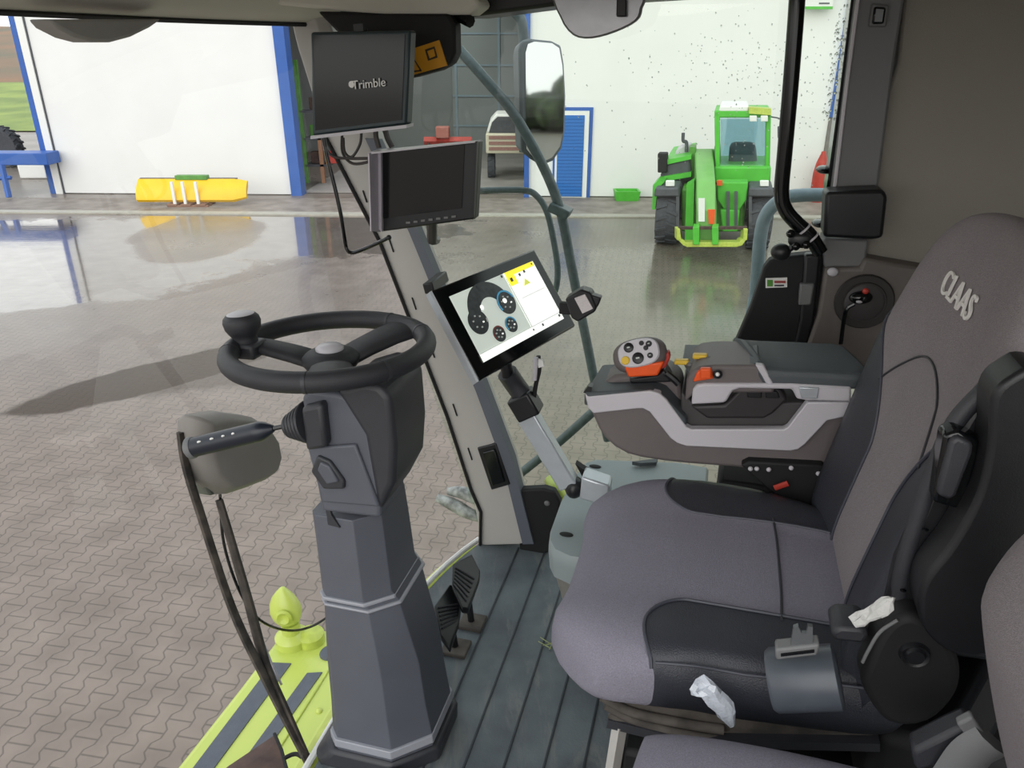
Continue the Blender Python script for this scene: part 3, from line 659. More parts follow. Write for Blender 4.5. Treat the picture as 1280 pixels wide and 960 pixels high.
# side window
sgm = MB(); sgm.add([PC(610, 690, l=1.9), Vector((.43, 1.9, .02)), Vector((.43, 1.9, .74)), PC(1052, 250, l=1.9), PC(1085, -10, l=1.9), PC(385, 5, l=1.9), PC(400, 165, l=1.9), PC(475, 300, l=1.9)], [tuple(range(8))])
struct(sgm.build('window_2', glass_s, smooth=0))
# A pillar
ap_ = MB(); Lf = [(352, -20), (372, 60), (405, 165), (440, 235), (476, 302), (512, 395), (560, 520), (590, 612), (602, 682)]; Rt = [(392, -20), (425, 80), (470, 175), (500, 240), (522, 290), (556, 372), (604, 480), (640, 575), (667, 680)]
rg = []
for (x0, y0), (x1, y1) in zip(Lf, Rt):
    a1, b1 = PC(x0, y0, l=1.85), PC(x1, y1, l=1.85); d = (b1-a1)
    rg.append([a1, a1+d*.72, b1+Vector((-.0, .018, 0)), b1+Vector((0, .06, 0)), a1+Vector((0, .06, 0))])
ap_.loft(rg); pil = struct(ap_.build('pillar_front', pillarm, bevel=.004, smooth=50))
eb = []
for (x0, y0), (x1, y1) in zip(Lf[2:], Rt[2:]):
    a1, b1 = PC(x0, y0, l=1.848), PC(x1, y1, l=1.848); d = b1-a1; eb.append([a1+d*.79, b1, b1+Vector((.004, .03, 0)), a1+d*.79+Vector((0, .03, 0))])
MB().loft(eb).build('pillar_edge', pillard, pil, smooth=50, label='slate edge of the pillar')
pprism([(596, 560), (620, 554), (638, 606), (614, 613)], 1.845, .02).build('switch_frame', black, pil, bevel=.004)
pprism([(603, 566), (618, 562), (631, 603), (615, 608)], 1.838, .02).build('switch_slot', gloss, pil, bevel=.003)
for y in (238, 300, 372, 432, 505, 560): 
    x = 0; 
    k = [(p, q) for p, q in zip(Lf, Lf[1:]) if p[1] <= y < q[1]][0]; f_ = (y-k[0][1])/(k[1][1]-k[0][1]); x = k[0][0]+(k[1][0]-k[0][0])*f_+12
    MB().tube([PC(x, y, l=1.848), PC(x+5, y+15, l=1.848)], .0022, n=5, sm=1).build('vent_slit', black, pil)
struct(MB().tube([PC(405, 168, l=1.845), PC(475, 303, l=1.845), PC(559, 521, l=1.845), PC(589, 613, l=1.845), PC(601, 640, l=1.845), PC(600, 690, l=1.845)], .005, n=6, sm=1).build('trim_14', matblack))
struct(MB().box((.42, 1.84, 0), (1.05, 1.90, .75)).build('wall_side', trimg))
struct(MB().box((.1, 1.855, 0), (.42, 1.90, .12)).build('baseboard_right', black))
# rear pillar (behind the side window)
rp = MB(); rp.prism(pp([(1072, -20), (1134, -20), (1118, 80), (1098, 235), (1092, 260), (1036, 260), (1040, 235), (1055, 120)], 1.80), (0, .13, 0)); rp_o = struct(rp.build('pillar_rear', trimg, bevel=.006))
struct(MB().prism(pp([(1066, -20), (1073, -20), (1056, 118), (1041, 236), (1038, 300), (1031, 300), (1033, 236), (1049, 118)], 1.83), (0, .06, 0)).build('trim_15', gloss))
struct(MB().tube(pp([(1075, -20), (1057, 118), (1043, 238)], 1.795), .004, n=6, sm=1).build('trim_16', silver))
pprism([(1090, 4), (1112, 6), (1108, 34), (1086, 34)], 1.79, .03).build('belt_slot_frame', trimg, rp_o, bevel=.004)
pprism([(1093, 8), (1108, 9), (1105, 30), (1090, 30)], 1.784, .03).build('belt_slot', gloss, rp_o, bevel=.004)
# side wall behind the rear pillar and the rear wall
struct(pprism([(1136, -60), (1330, -160), (1330, 380), (1166, 336), (1100, 332), (1066, 332), (1066, 235), (1122, 80)], 1.83, .06).build('wall_right', lining, bevel=.006))
struct(MB().prism([PC(1136, -60, l=1.86), PC(1136, 500, l=1.86), (1.1, 1.87, -.0), (1.1, 1.87, 1.6)], (0, .05, 0)).build('wall_right_outer', trimg))
struct(MB().box((1.02, .3, -.02), (1.08, 1.9, 1.6)).build('wall_rear', lining))
# lower side moulding with the socket bowl
lm = thing('side_moulding', 'taupe side moulding with round socket bowl behind the armrest', 'panel', PC(1080, 430, l=1.78))
taup3 = mat('moulding_taupe', (104, 98, 94), .5, noise=.08, nscale=6, bump=.2, bscale=700)
pprism([(1031, 335), (1075, 335), (1080, 322), (1100, 326), (1168, 338), (1140, 390), (1082, 470), (990, 470), (1008, 435), (1022, 395)], 1.78, .09).build('moulding', taup3, lm, bevel=.008)
pprism([(1029, 298), (1086, 300), (1082, 335), (1030, 335)], 1.79, .08).build('pillar_foot', trimg, lm, bevel=.006)
pprism([(1168, 342), (1176, 345), (1095, 475), (1082, 470), (1140, 390)], 1.77, .06).build('dark_gap', matblack, lm)
bc = PC(1080, 377, l=1.775)
MB().lathe([(.036, -.012), (.042, -.008), (.036, .004), (.028, .010), (.001, .012)], bc, (0, 1, 0)).build('bowl_rim', taupe2, lm)
MB().lathe([(.060, -.001), (.063, .004), (.050, .006), (.045, -.004), (.034, -.003), (.030, .008), (.001, .010)], bc+Vector((.0, -.004, 0)), (0, 1, 0)).build('bowl', mat('bowl_dark', (52, 49, 48), .5, noise=.1), lm)
MB().ell(PC(1076, 372, l=1.75), (.024, 0, .004), (0, .015, 0), (-.004, 0, .014)).build('plug', gloss, lm)
MB().ell(PC(1082, 364, l=1.745), (.007, 0, 0), (0, .006, 0), (0, 0, .007)).build('plug_button', red, lm, label='red button')
MB().ell(PC(1074, 377, l=1.738), (.007, 0, 0), (0, .004, 0), (0, 0, .004)).build('plug_ring', silver, lm)
MB().ell(PC(1041, 340, l=1.775), (.012, 0, 0), (0, .008, 0), (0, 0, .010)).build('button', silver, lm)
tag(MB().tube(pp([(1068, 380), (1059, 386), (1055, 400), (1051, 430)], 1.735), .0045, n=8).build('cable', gloss), 'short black cable hanging from the socket bowl', 'cable')
tag(pprism([(1032, 240), (1104, 237), (1110, 245), (1104, 298), (1090, 300), (1029, 297)], 1.72, .07).build('holder_box', black, bevel=.008), 'black box mounted on the rear pillar above the socket bowl', 'box')
# black cover with sticker
cv = thing('cover_panel', 'large black cover with a small green-marked sticker behind the armrest pad', 'cover', PC(975, 432, l=1.82))
pprism([(912, 445), (938, 385), (955, 335), (962, 326), (972, 322), (1030, 316), (1024, 395), (1008, 445)], 1.81, .04).build('cover', matblack, cv, bevel=.006)
pprism([(1006, 318), (1026, 318), (1018, 400), (1006, 445), (990, 445), (1000, 400)], 1.79, .03).build('cover_edge', black, cv, bevel=.006)
pprism([(1000, 355), (1018, 355), (1014, 382), (998, 382)], 1.78, .02).build('latch', trimg, cv, bevel=.004)
st = pprism([(957, 348), (984, 347), (984, 359), (957, 360)], 1.806, .003).build('sticker', white, cv)
pprism([(959, 350), (966, 350), (966, 358), (959, 358)], 1.804, .002).build('sticker_mark', greend, st, label='green mark')
pprism([(968, 351), (982, 351), (982, 354), (968, 354)], 1.804, .002).build('sticker_line', scr_r, st)
pprism([(968, 356), (980, 356), (980, 358), (968, 358)], 1.804, .002).build('sticker_line', gunm, st)
# black grab bar with clamp and knob
gb = thing('grab_bar', 'long black grab bar running down to a clamp beside the rear pillar', 'handle', PC(1020, 315, l=1.75))
MB().tube(pp([(1000, -60), (995, 20), (988, 110), (981, 190), (977, 240), (982, 262), (997, 280), (1012, 294), (1026, 316)], 1.72), .0155, n=14).build('bar', gloss, gb)
for x, y in ((1004, 287), (1014, 298)):
    c = PC(x, y, l=1.72); MB().lathe([(.0165, -.002), (.018, -.002), (.018, .002), (.0165, .002)], c, (1, 0, -.95)).build('clamp_ring', silver, gb)
MB().ell(PC(1001, 299, l=1.72), (.026, 0, 0), (0, .02, 0), (0, 0, .018), p=.7).build('clamp', black, gb)
MB().tube(pp([(1000, 300), (986, 312), (976, 316)], 1.71), .007, n=8).build('lever', black, gb)
MB().ell(PC(976, 315, l=1.71), (.021, 0, 0), (0, .018, 0), (0, 0, .019)).build('knob', black, gb)
for x, y in ((988, 292), (1008, 306), (995, 308)): MB().ell(PC(x, y, l=1.70), (.009, 0, 0), (0, .009, 0), (0, 0, .009), n=8, m=6).build('bolt', gloss, gb)
for i, (x, y) in enumerate(((1030, 212), (1024, 279))):
    tag(MB().ell(PC(x, y, l=1.87), (.017, 0, 0), (0, .03, 0), (0, 0, .009)).build('window_stop', gloss), ('upper', 'lower')[i]+' of two black rubber stops at the side window edge', 'stop')
# plate between pillar foot and storage box
pl_ = thing('kick_plate', 'black rounded plate with a bolt beside the foot of the front pillar', 'plate', PC(680, 660, l=1.86))
MB().prism(pp([(640, 613), (680, 611), (693, 615), (700, 628), (698, 660), (690, 690), (665, 695), (650, 690)], 1.855), (0, .03, 0)).build('plate', matblack, pl_, bevel=.006)
MB().ell(PC(684, 629, l=1.855), (.009, 0, 0), (0, .006, 0), (0, 0, .009)).build('bolt', trimg, pl_)
tag(MB().tube([PC(703, 624, l=1.93), PC(696, 612, l=1.93), PC(688, 600, l=1.97)], .02, n=10).build('lime_bracket', lime), 'small lime bracket outside behind the black rounded plate', 'bracket')

# ================================================================== OUTSIDE THE GLASS
def rail(name, pts, l, rad, m, label, cat='rail', n=12):
    return tag(MB().tube([PC(p[0], p[1], l=(p[2] if len(p) > 2 else l)) for p in pts], rad, n=n).build(name, m, smooth=60), label, cat)
rail('diagonal_rail', [(574, 62, 2.25), (604, 96, 2.22), (642, 142), (680, 210), (700, 262), (712, 320), (722, 372), (734, 430), (748, 500), (760, 550)], 2.2, .0145, pipem, 'long bent grey rail running down outside the side window past the mirror')
rail('guard_rail', [(560, 240), (610, 238), (655, 238), (672, 246), (684, 266), (692, 300), (697, 335), (695, 360), (688, 372)], 2.28, .010, pipem, 'thin bent grey guard rail beside the long bent rail')
rail('step_rail', [(625, 612), (690, 560), (742, 514)], 2.15, .015, pipem, 'short slanting grey rail low outside behind the screen arm')
rail('door_rail', [(930, 440), (944, 370), (950, 300), (958, 268), (978, 249), (1004, 244), (1050, 244)], 2.3, .019, pipel, 'pale blue-grey curved rail outside near the rear pillar')
cl = MB().obox(PC(700, 262, l=2.2), (.03, 0, -.012), (0, .03, 0), (.006, 0, .012)).build('rail_clamp', pipem, bevel=.004); tag(cl, 'grey clamp joining the two bent rails under the mirror', 'clamp')
em = thing('outside_mirror', 'tall rectangular outside mirror on a bent tube, in front of the white wall', 'mirror', PC(680, 208, l=2.3))
MB().tube([PC(*p, l=2.36) for p in [(556, 24), (590, 12), (625, 8), (645, 16), (654, 40), (655, 110), (655, 190)]], .016, n=12).build('mirror_tube', pipem, em)
mo = [(649, 62), (652, 50), (662, 47), (690, 50), (702, 56), (706, 80), (708, 120), (707, 165), (703, 186), (692, 202), (678, 208), (664, 200), (652, 190)]
mi = [(657, 66), (660, 55), (668, 52), (690, 54), (699, 60), (703, 82), (705, 120), (704, 164), (700, 183), (690, 197), (677, 203), (666, 196), (658, 186)]
mn_ = Vector((.74, -.67, .022)).normalized(); mcen = PC(680, 128, l=2.27)
def MP(x, y, off=0):
    d = CINV.to_3x3() @ ray(x, y); o = Vector((0, 0, CAMZ-FLZ)); return o+d*((mcen+mn_*off-o).dot(mn_)/d.dot(mn_))
MB().prism([MP(x, y) for x, y in mo], mn_*-.05, .9).build('mirror_shell', mat('mirror_shell', (110, 118, 124), .5, noise=.1), em, bevel=.008)
MB().prism([MP(x, y, .003) for x, y in mi], mn_*-.004).build('mirror_glass', mirror, em, smooth=0)
# inside rear-view mirror
im = thing('interior_mirror', 'grey wide rear-view mirror hanging from the roof edge by a black clip', 'mirror', PC(750, 46, l=1.72))
io = smoothpoly([(697, -12), (700, 22), (716, 44), (738, 48), (768, 40), (795, 26), (802, 10), (800, -14)], 3)
MB().prism([PC(x, y, l=1.72) for x, y in io], (0, .025, 0)).build('mirror_case', trimg, im, bevel=.004)
ic = Vector((750, 15)); MB().prism([PC(ic.x+(x-ic.x)*.95, ic.y+(y-ic.y)*.93, l=1.717) for x, y in io], (0, .004, 0)).build('mirror_glass', mat('dim_mirror', (150, 150, 152), .25, metal=.8, noise=.1), im, smooth=0)
pprism([(771, -12), (783, -12), (783, 21), (770, 21)], 1.70, .02).build('clip', black, im, bevel=.003)
tag(MB().tube([PC(566, 14, l=1.78), PC(574, 20, l=1.74), PC(588, 27, l=1.72)], .013, n=8, sm=1).build('roof_clip', gloss), 'small black clip under the roof corner beside the warning sticker', 'clip')
# rain drops on the side window (nobody could count them)
dr = MB()
for i in range(330):
    x = R.triangular(770, 1040, 1000) if i % 3 else R.uniform(700, 1040); y = R.triangular(5, 240, 90)
    c = PC(x, y, l=1.899); s_ = R.uniform(.0007, .0017); dr.ell(c, (s_, 0, 0), (0, s_*.5, 0), (0, 0, s_*R.uniform(1, 1.6)), n=6, m=4)
for i in range(120):
    y = R.uniform(5, 150); x = 1062-y*.14+R.uniform(-14, 6); c = PC(x, y, l=1.899); s_ = R.uniform(.0012, .003); dr.ell(c, (s_, 0, 0), (0, s_*.5, 0), (0, 0, s_*1.3), n=6, m=4)
wtr = bpy.data.materials.new('rain_water'); wtr.use_nodes = True; b_ = wtr.node_tree.nodes['Principled BSDF']; b_.inputs['Transmission Weight'].default_value = 1; b_.inputs['Roughness'].default_value = .05; b_.inputs['IOR'].default_value = 1.33; b_.inputs['Base Color'].default_value = (.75, .78, .75, 1)
d_ = dr.build('raindrops', wtr, smooth=80); d_['kind'] = 'stuff'; tag(d_, 'rain drops clinging to the side window', 'raindrops')
# windscreen wiper
wp = thing('windscreen_wiper', 'grey rounded wiper housing with long dirty blade outside the windscreen', 'wiper', PC(384, 955, r=-.735))
def gp(x, y, r=-1.0): return PC(x, y, r=r)
ho = [(228, 518), (262, 513), (300, 518), (322, 532), (334, 550), (338, 572), (333, 590), (318, 600), (292, 610), (264, 619), (256, 612), (240, 600), (230, 570)]
hb = MB(); r0 = [gp(x, y, -.95) for x, y in ho]; cen = sum(r0, Vector())/len(r0)
hb.loft([[cen+(p-cen)*.80+Vector((.05, 0, .006)) for p in r0], [cen+(p-cen)*.95+Vector((.03, 0, .002)) for p in r0], r0, [cen+(p-cen)*.86+Vector((-.03, 0, 0)) for p in r0]])
hb.build('wiper_housing', mat('wiper_taupe', (136, 131, 126), .5, noise=.12, nscale=8), wp, bevel=.006, sub=0, smooth=60)
MB().prism([gp(x, y, -.94) for x, y in [(256, 606), (318, 592), (334, 578), (330, 592), (318, 602), (264, 620)]], (-.05, 0, 0)).build('housing_lip', mat('lip_grey_green', (104, 108, 98), .5, noise=.1), wp, bevel=.004)
arm_m = mat('wiper_dirty', (88, 80, 72), .75, noise=.5, nscale=30, col2=(46, 42, 40))
MB().tube([gp(226, 540, -.96), gp(232, 580, -.95), gp(250, 640, -.93), gp(290, 760, -.88), gp(330, 845, -.82), gp(384, 950, -.735)], .0085, n=8, flat=2).build('wiper_arm', arm_m, wp)
MB().tube([gp(274, 625, -.94), gp(290, 680, -.91), gp(310, 750, -.88), gp(332, 830, -.83), gp(358, 890, -.78), gp(386, 952, -.735)], lambda t: .0105-.005*abs(t-.5), n=8, flat=2).build('wiper_blade', arm_m, wp)
MB().tube([gp(278, 640, -.935), gp(296, 700, -.905), (gp(316, 770, -.87)), gp(340, 850, -.81), gp(384, 948, -.738)], .003, n=6).build('blade_rubber', matblack, wp)
MB().tube([gp(328, 800, -.86), gp(340, 830, -.835), gp(352, 856, -.80)], .0025, n=6).build('wiper_link', silver, wp)
tag(MB().tube([gp(275, 618, -.94), gp(280, 680, -.93), gp(300, 740, -.91), gp(325, 775, -.90), gp(360, 788, -.89), gp(392, 782, -.88), gp(425, 760, -.87)], .0032, n=8).build('cable', gloss), 'thin black cable looping from the wiper housing towards the steering column', 'cable')
# lime front body below the windscreen
hz = -.62
lp = thing('lime_front_body', 'lime painted front body with grey anti-slip strips below the windscreen', 'bodywork', PC(330, 900, z=hz))
def zp(x, y, z=hz): return PC(x, y, z=z)
body = [zp(350, 792), zp(378, 785), zp(470, 788), zp(560, 830), zp(640, 1100), zp(100, 1100), zp(219, 960), zp(300, 858)]
MB().prism(body, (0, 0, -.30)).build('panel', lime, lp, bevel=.02, segs=3)
for q in ([(341, 829), (364, 830), (250, 985), (223, 985)], [(384, 842), (403, 841), (300, 985), (280, 985)]):
    MB().prism([zp(x, y, hz+.0005) for x, y in q], (0, 0, .004)).build('antislip_strip', stripe, lp, label='grey anti-slip strip')
MB().tube([zp(410, 838, hz+.002), zp(398, 858, hz+.002), zp(330, 965, hz+.002)], .005, n=6, sm=1).build('seam', limed, lp)
MB().ell(zp(399, 889), (.012, 0, 0), (0, .012, 0), (0, 0, .01)).build('bolt', lime, lp)
MB().lathe([(.001, .012), (.03, .012), (.036, .004), (.036, 0), (.02, 0)], zp(412, 817), (0, 0, 1)).build('recess_cap', stripe, lp)
lg = thing('lifting_lug', 'lime pointed lifting lug standing on the lime front body', 'lug', zp(366, 798))
lc = zp(366, 802, hz)
MB().lathe([(.001, 0), (.062, 0), (.062, .03), (.05, .042), (.034, .05), (.034, .09), (.001, .09)], lc, (0, 0, 1)).build('lug_base', lime, lg, smooth=40)
MB().lathe([(.001, 0), (.05, 0), (.05, .035), (.03, .05), (.001, .05)], lc+Vector((.065, .02, 0)), (0, 0, 1)).build('side_boss', limed, lg)
le = MB(); lr = []
for z, rx, ry in ((.09, .034, .03), (.11, .052, .042), (.14, .060, .05), (.17, .058, .045), (.20, .046, .034), (.225, .028, .022), (.245, .010, .01), (.25, .003, .003)):
    lr.append([lc+Vector((rx*math.cos(a_)-.01, ry*math.sin(a_), z)) for a_ in [2*math.pi*k/20 for k in range(20)]])
le.loft(lr); le.build('lug_head', lime, lg, smooth=60)
MB().lathe([(.022, .0), (.03, .004), (.022, .012), (.012, .006), (.001, .004)], lc+Vector((.012, -.046, .155)), (.2, -1, .15)).build('lug_eye', limed, lg)
# rusty pedal plate with bracket at the bottom edge
pt_ = thing('brown_plate', 'brown rusty plate with black edge at the foot of the windscreen', 'plate', PC(330, 960, z=-.15))
MB().prism([PC(x, y, z=-.12) for x, y in [(343, 918), (352, 938), (364, 985), (250, 985), (285, 957)]], (0, 0, -.025)).build('plate', rust, pt_, bevel=.003)
MB().tube([PC(x, y, z=-.10) for x, y in [(343, 917), (352, 938), (366, 990)]], .004, n=6, sm=1).build('plate_edge', matblack, pt_)
MB().tube([PC(x, y, z=-.1) for x, y in [(355, 948), (366, 943), (374, 944), (385, 955), (395, 968)]], .005, n=8).build('bracket', matblack, pt_)
# spattered bracket outside by the pillar foot
gv = thing('spattered_bracket', 'pale mud-spattered rounded lobes outside the glass beside the pillar foot', 'bracket', PC(575, 650, l=2.2))
spm = mat('spattered_grey', (168, 172, 168), .7, noise=.4, nscale=34, col2=(96, 100, 96), bump=.5, bscale=80)
def lobe(pts, l, name): MB().tube([PC(x, y, l=l) for x, y in pts], lambda t: .008+.017*math.sin(math.pi*min(1, .12+t*.8)), n=10).build(name, spm, gv, smooth=70)
MB().tube([PC(600, 640, l=2.2), PC(612, 640, l=2.1), (-.45, 1.8, -.2)], .012, n=8).build('bracket_arm', matblack, gv)
lobe([(546, 622), (565, 630), (585, 641), (606, 650)], 2.2, 'lower_lobe'); lobe([(560, 614), (578, 616), (592, 622), (606, 632)], 2.22, 'upper_lobe')

# ================================================================== STEERING COLUMN
sc_ = thing('steering_column', 'grey faceted steering column with black three-spoke wheel and spinner knob', 'steering wheel', (-.567, 1.11, 0))
rows = [(478, 384, 506), (500, 379, 508), (560, 384, 508), (620, 394, 508), (660, 400, 508), (712, 407, 514), (722, 409, 522), (800, 413, 545), (850, 418, 553), (884, 420, 560), (893, 421, 562), (925, 422, 560), (975, 418, 552)]
LC, HL = 1.12, .085
def crow(py, x0, x1, grow=0, hl=HL):
    a_, b_ = PC(x0, py, l=LC), PC(x1, py, l=LC); z = (a_.z+b_.z)/2; r0_, r1_ = a_.x-grow, b_.x+grow; w_ = r1_-r0_; h_ = hl+grow
    c_ = w_*.32; d_ = w_*.10
    z = max(z, .0)
    return [Vector(p) for p in [(r0_+d_, LC-h_, z), (r1_-c_, LC-h_, z), (r1_, LC-h_+c_*.9, z), (r1_, LC+h_-d_, z), (r1_-d_, LC+h_, z), (r0_+d_, LC+h_, z), (r0_, LC+h_-d_, z), (r0_, LC-h_+d_, z)]]
lo_rows = [(r[0], r[1]+18, r[2]-{620: 20, 660: 14}.get(r[0], 13)) for r in rows if r[0] >= 620]
MB().loft([crow(*r, hl=.075+.03*(r[0]-560)/400) for r in lo_rows]).build('column_shaft', plast, sc_, bevel=.006, smooth=35, segs=3)
# light trim bands
def band(py, x0, x1, x0b, x1b, dpy, m, nm, hl):
    x0 += 18; x0b += 18; x1 -= 13; x1b -= 13
    MB().loft([crow(py, x0, x1, .003, hl), crow(py+dpy, x0b, x1b, .003, hl)]).build(nm, m, sc_, bevel=.002)
band(716, 407, 516, 408, 518, 4, silver if False else mat('band_grey', (150, 152, 160), .4, noise=.05), 'trim_band', .0888)
band(724, 409, 523, 409, 525, 3, MATS['band_grey'], 'trim_band', .0895)
band(886, 420, 560, 421, 562, 9, MATS['band_grey'], 'trim_band', .1035)
MB().loft([crow(900, 436, 553, .006, .104), crow(965, 428, 553, .010, .104)]).build('column_foot', dplast, sc_, bevel=.008)
# head with its darker rear shell
MB().prism(pp([(376, 497), (386, 488), (420, 492), (456, 505), (466, 560), (476, 600), (476, 648), (470, 648), (402, 640), (386, 560)], LC-.085), (0, .11, 0)).build('head_cover', plast, sc_, bevel=.008, segs=3)
MB().prism(pp([(418, 488), (454, 478), (474, 482), (488, 498), (494, 560), (492, 606), (472, 644), (464, 600), (454, 545)], LC-.088), (0, .15, 0)).build('head_shell', dplast, sc_, bevel=.012, segs=3)
MB().prism(pp([(384, 560), (444, 556), (474, 634), (402, 628)], LC-.092), (0, .01, 0)).build('head_panel', plast, sc_, bevel=.004)
MB().prism(pp([(388, 590), (396, 570), (412, 577), (430, 602), (430, 612), (404, 612)], LC-.099), (0, .01, 0)).build('tilt_button', dplast, sc_, bevel=.004)
MB().prism(pp([(396, 588), (400, 578), (411, 583), (423, 603), (408, 606)], LC-.103), (0, .01, 0)).build('tilt_button_face', plast, sc_, bevel=.003)
MB().prism(pp([(404, 616), (408, 616), (414, 644), (425, 660), (410, 656)], LC-.084), (0, .006, 0)).build('groove', dplast, sc_)
# wheel: rim plane from three picture points
WL = 1.13
wc = PC(412, 434, l=WL); wn_ = Vector((-.03, .035, 1)).normalized()
e1 = (Vector((1, 0, 0))-wn_*wn_.x).normalized(); e2 = wn_.cross(e1); WR = abs((PC(529, 439, l=WL)-PC(296, 439, l=WL)).length)/2*.925
def wpnt(a, k=1.0, dz=0): return wc+(e1*math.cos(math.radians(a))+e2*math.sin(math.radians(a)))*WR*k+wn_*dz
wheel_o = MB().tube([wpnt(10*i) for i in range(36)], .0175, n=16, sm=2, closed=True).build('wheel_rim', rubber, sc_, smooth=80)
for a_ in (203, 285, 328, 75, 40): 
    MB().tube([wpnt(a_-1.0), wpnt(a_), wpnt(a_+1.0)], .0182, n=16, sm=1).build('rim_joint', dplast, wheel_o)
def spoke(a0, w0, w1, nm='spoke'):
    b = MB(); rg = []
    for t in (0, .35, .7, 1):
        k = .08+.88*t; dz = -.028*(1-t)**1.5-.002; wd = w0+(w1-w0)*t**1.5; c = wpnt(a0, k, dz); tg = (wpnt(a0+1, k, dz)-wpnt(a0-1, k, dz)).normalized()
        rg.append([c+tg*wd*math.cos(q)+wn_*.013*math.sin(q) for q in [2*math.pi*i/14 for i in range(14)]])
    b.loft(rg); b.build(nm, rubber, wheel_o, smooth=80)
spoke(183, .034, .022); spoke(57, .036, .048); spoke(-62, .036, .040)
MB().lathe([(.001, -.055), (.03, -.055), (.045, -.035), (.052, -.024), (.05, -.014), (.036, -.006), (.03, -.004), (.001, -.003)], wc, wn_).build('hub', rubber, wheel_o, smooth=60)
MB().lathe([(.001, .004), (.018, .003), (.025, -.002), (.025, -.006)], wpnt(0, .0, 0)+wn_*.002, wn_).build('hub_badge', silver, wheel_o, label='silver hub badge', smooth=60)
MB().lathe([(.032, -.05), (.036, -.12), (.05, -.16)], wc+Vector((.015, 0, .0)), wn_).build('steering_neck', dplast, sc_)
kc = wpnt(189, .90)
MB().lathe([(.001, .0), (.022, .0), (.022, .006), (.021, .010), (.026, .017), (.031, .026), (.033, .037), (.031, .045), (.025, .051), (.001, .052)], kc+wn_*.008, wn_+Vector((-.04, 0, 0)), 28).build('spinner_knob', rubber, wheel_o, smooth=60)
MB().lathe([(.001, .0545), (.018, .054), (.024, .0515)], kc+wn_*.008, wn_+Vector((-.04, 0, 0)), 28).build('knob_cap', silver, wheel_o, label='silver knob cap')
MB().obox(kc+wn_*-.004, e1*.03, e2*.026, wn_*.014).build('knob_bracket', dplast, wheel_o, bevel=.006)
# bellows and stalk
ax = (PC(346, 534, l=LC-.03)-PC(408, 522, l=LC-.05)).normalized(); bo = PC(392, 527, l=LC-.065)
pf = []
for i in range(5):
    rr0 = .040-.0042*i; h0 = .002+.0118*i; pf += [(rr0*.70, h0), (rr0*.96, h0+.001), (rr0, h0+.003), (rr0, h0+.0055), (rr0*.95, h0+.0075), (rr0*.66, h0+.009), (rr0*.62, h0+.0125)]
MB().lathe([(.001, -.005)]+pf+[(.008, .072), (.001, .074)], bo, ax, 26).build('bellows', mat('bellows_rubber', (46, 47, 52), .45, noise=.1), sc_, smooth=25)
MB().obox(bo-ax*.022, ax*.024, Vector((0, .034, 0)), Vector((0, 0, .042))).build('bellows_mount', dplast, sc_, bevel=.008)
s0, s1, s2 = PC(354, 533, l=LC-.06), PC(330, 538, l=LC-.065), PC(242, 559, l=LC-.085)
MB().tube([s0, s1], .0045, n=8, sm=1).build('stalk_rod', gloss, sc_)
stk = MB().tube([s1+(s0-s1)*.5, s1, s1.lerp(s2, .2), s1.lerp(s2, .6), s2], lambda t: .006+.0125*min(1, t*3.2), n=14, sm=3).build('stalk_handle', mat('stalk_navy', (28, 33, 44), .35, noise=.1), sc_, smooth=60)
sd = (s2-s1).normalized(); MB().lathe([(.019, -.002), (.0205, .002), (.0205, .008), (.015, .013), (.001, .013)], s2, sd).build('stalk_cap', trimg, stk)
for t, k in ((.36, .8), (.50, .8), (.66, 1), (.84, 1)):
    c = s1.lerp(s2, t)+Vector((0, -.0135, .0125)); MB().ell(c, sd*.0045*k, Vector((0, .0012, .001)), Vector((0, -.0012, .0025)), n=8, m=5).build('stalk_icon', white, stk)
# foot bolt by the column
fb = PC(487, 948, l=.985); tag(MB().lathe([(.022, -.03), (.022, .0), (.016, .008), (.014, .02), (.001, .024)], Vector((fb.x, .985, .032)), (0, -.3, 1)).build('floor_knob', black), 'black knob on the floor at the foot of the steering column', 'knob')
# pedals
pedg = 'black ribbed pedals right of the steering column'
for i, (o_, lb_) in enumerate((([(566, 718), (590, 697), (600, 708), (599, 716), (585, 752), (577, 755), (565, 738)], 'black ribbed pedal further from the steering column, beside the pillar foot'), ([(543, 768), (562, 738), (570, 736), (577, 748), (573, 770), (562, 800), (550, 792)], 'black ribbed pedal nearer to the steering column'))):
    zt = .14-.02*i; P_ = [PC(x, y, z=zt) for x, y in o_]; c = sum(P_, Vector())/len(P_)
    pd = thing('pedal', lb_, 'pedal', Vector((c.x, c.y, 0)), pedg)
    P_ = [p+Vector((0, 0, -(p.x-c.x)*.8)) for p in P_]
    po = MB().prism(P_, (.0, 0, -.018)).build('pedal_pad', black, pd, bevel=.004)
    a_, b_ = P_[1], P_[5 if i else 4]
    for k in range(6):
        t = .12+.15*k; q0 = P_[0].lerp(P_[-1], t)*.86+P_[3].lerp(P_[4], t)*.14; q1 = P_[0].lerp(P_[-1], t)*.14+P_[3].lerp(P_[4], t)*.86
        MB().tube([q0+Vector((0, 0, .002)), q1+Vector((0, 0, .002))], .0025, n=5, sm=1).build('pad_rib', dplast, po)
    MB().tube([c+Vector((0, 0, -.02)), Vector((c.x+.01, c.y, 0.004))], .009, n=8, sm=1).build('pedal_stem', black, pd)
    MB().box((c.x-.02, c.y-.03, 0), (c.x+.045, c.y+.03, .012)).build('pedal_base', dust, pd, bevel=.003)

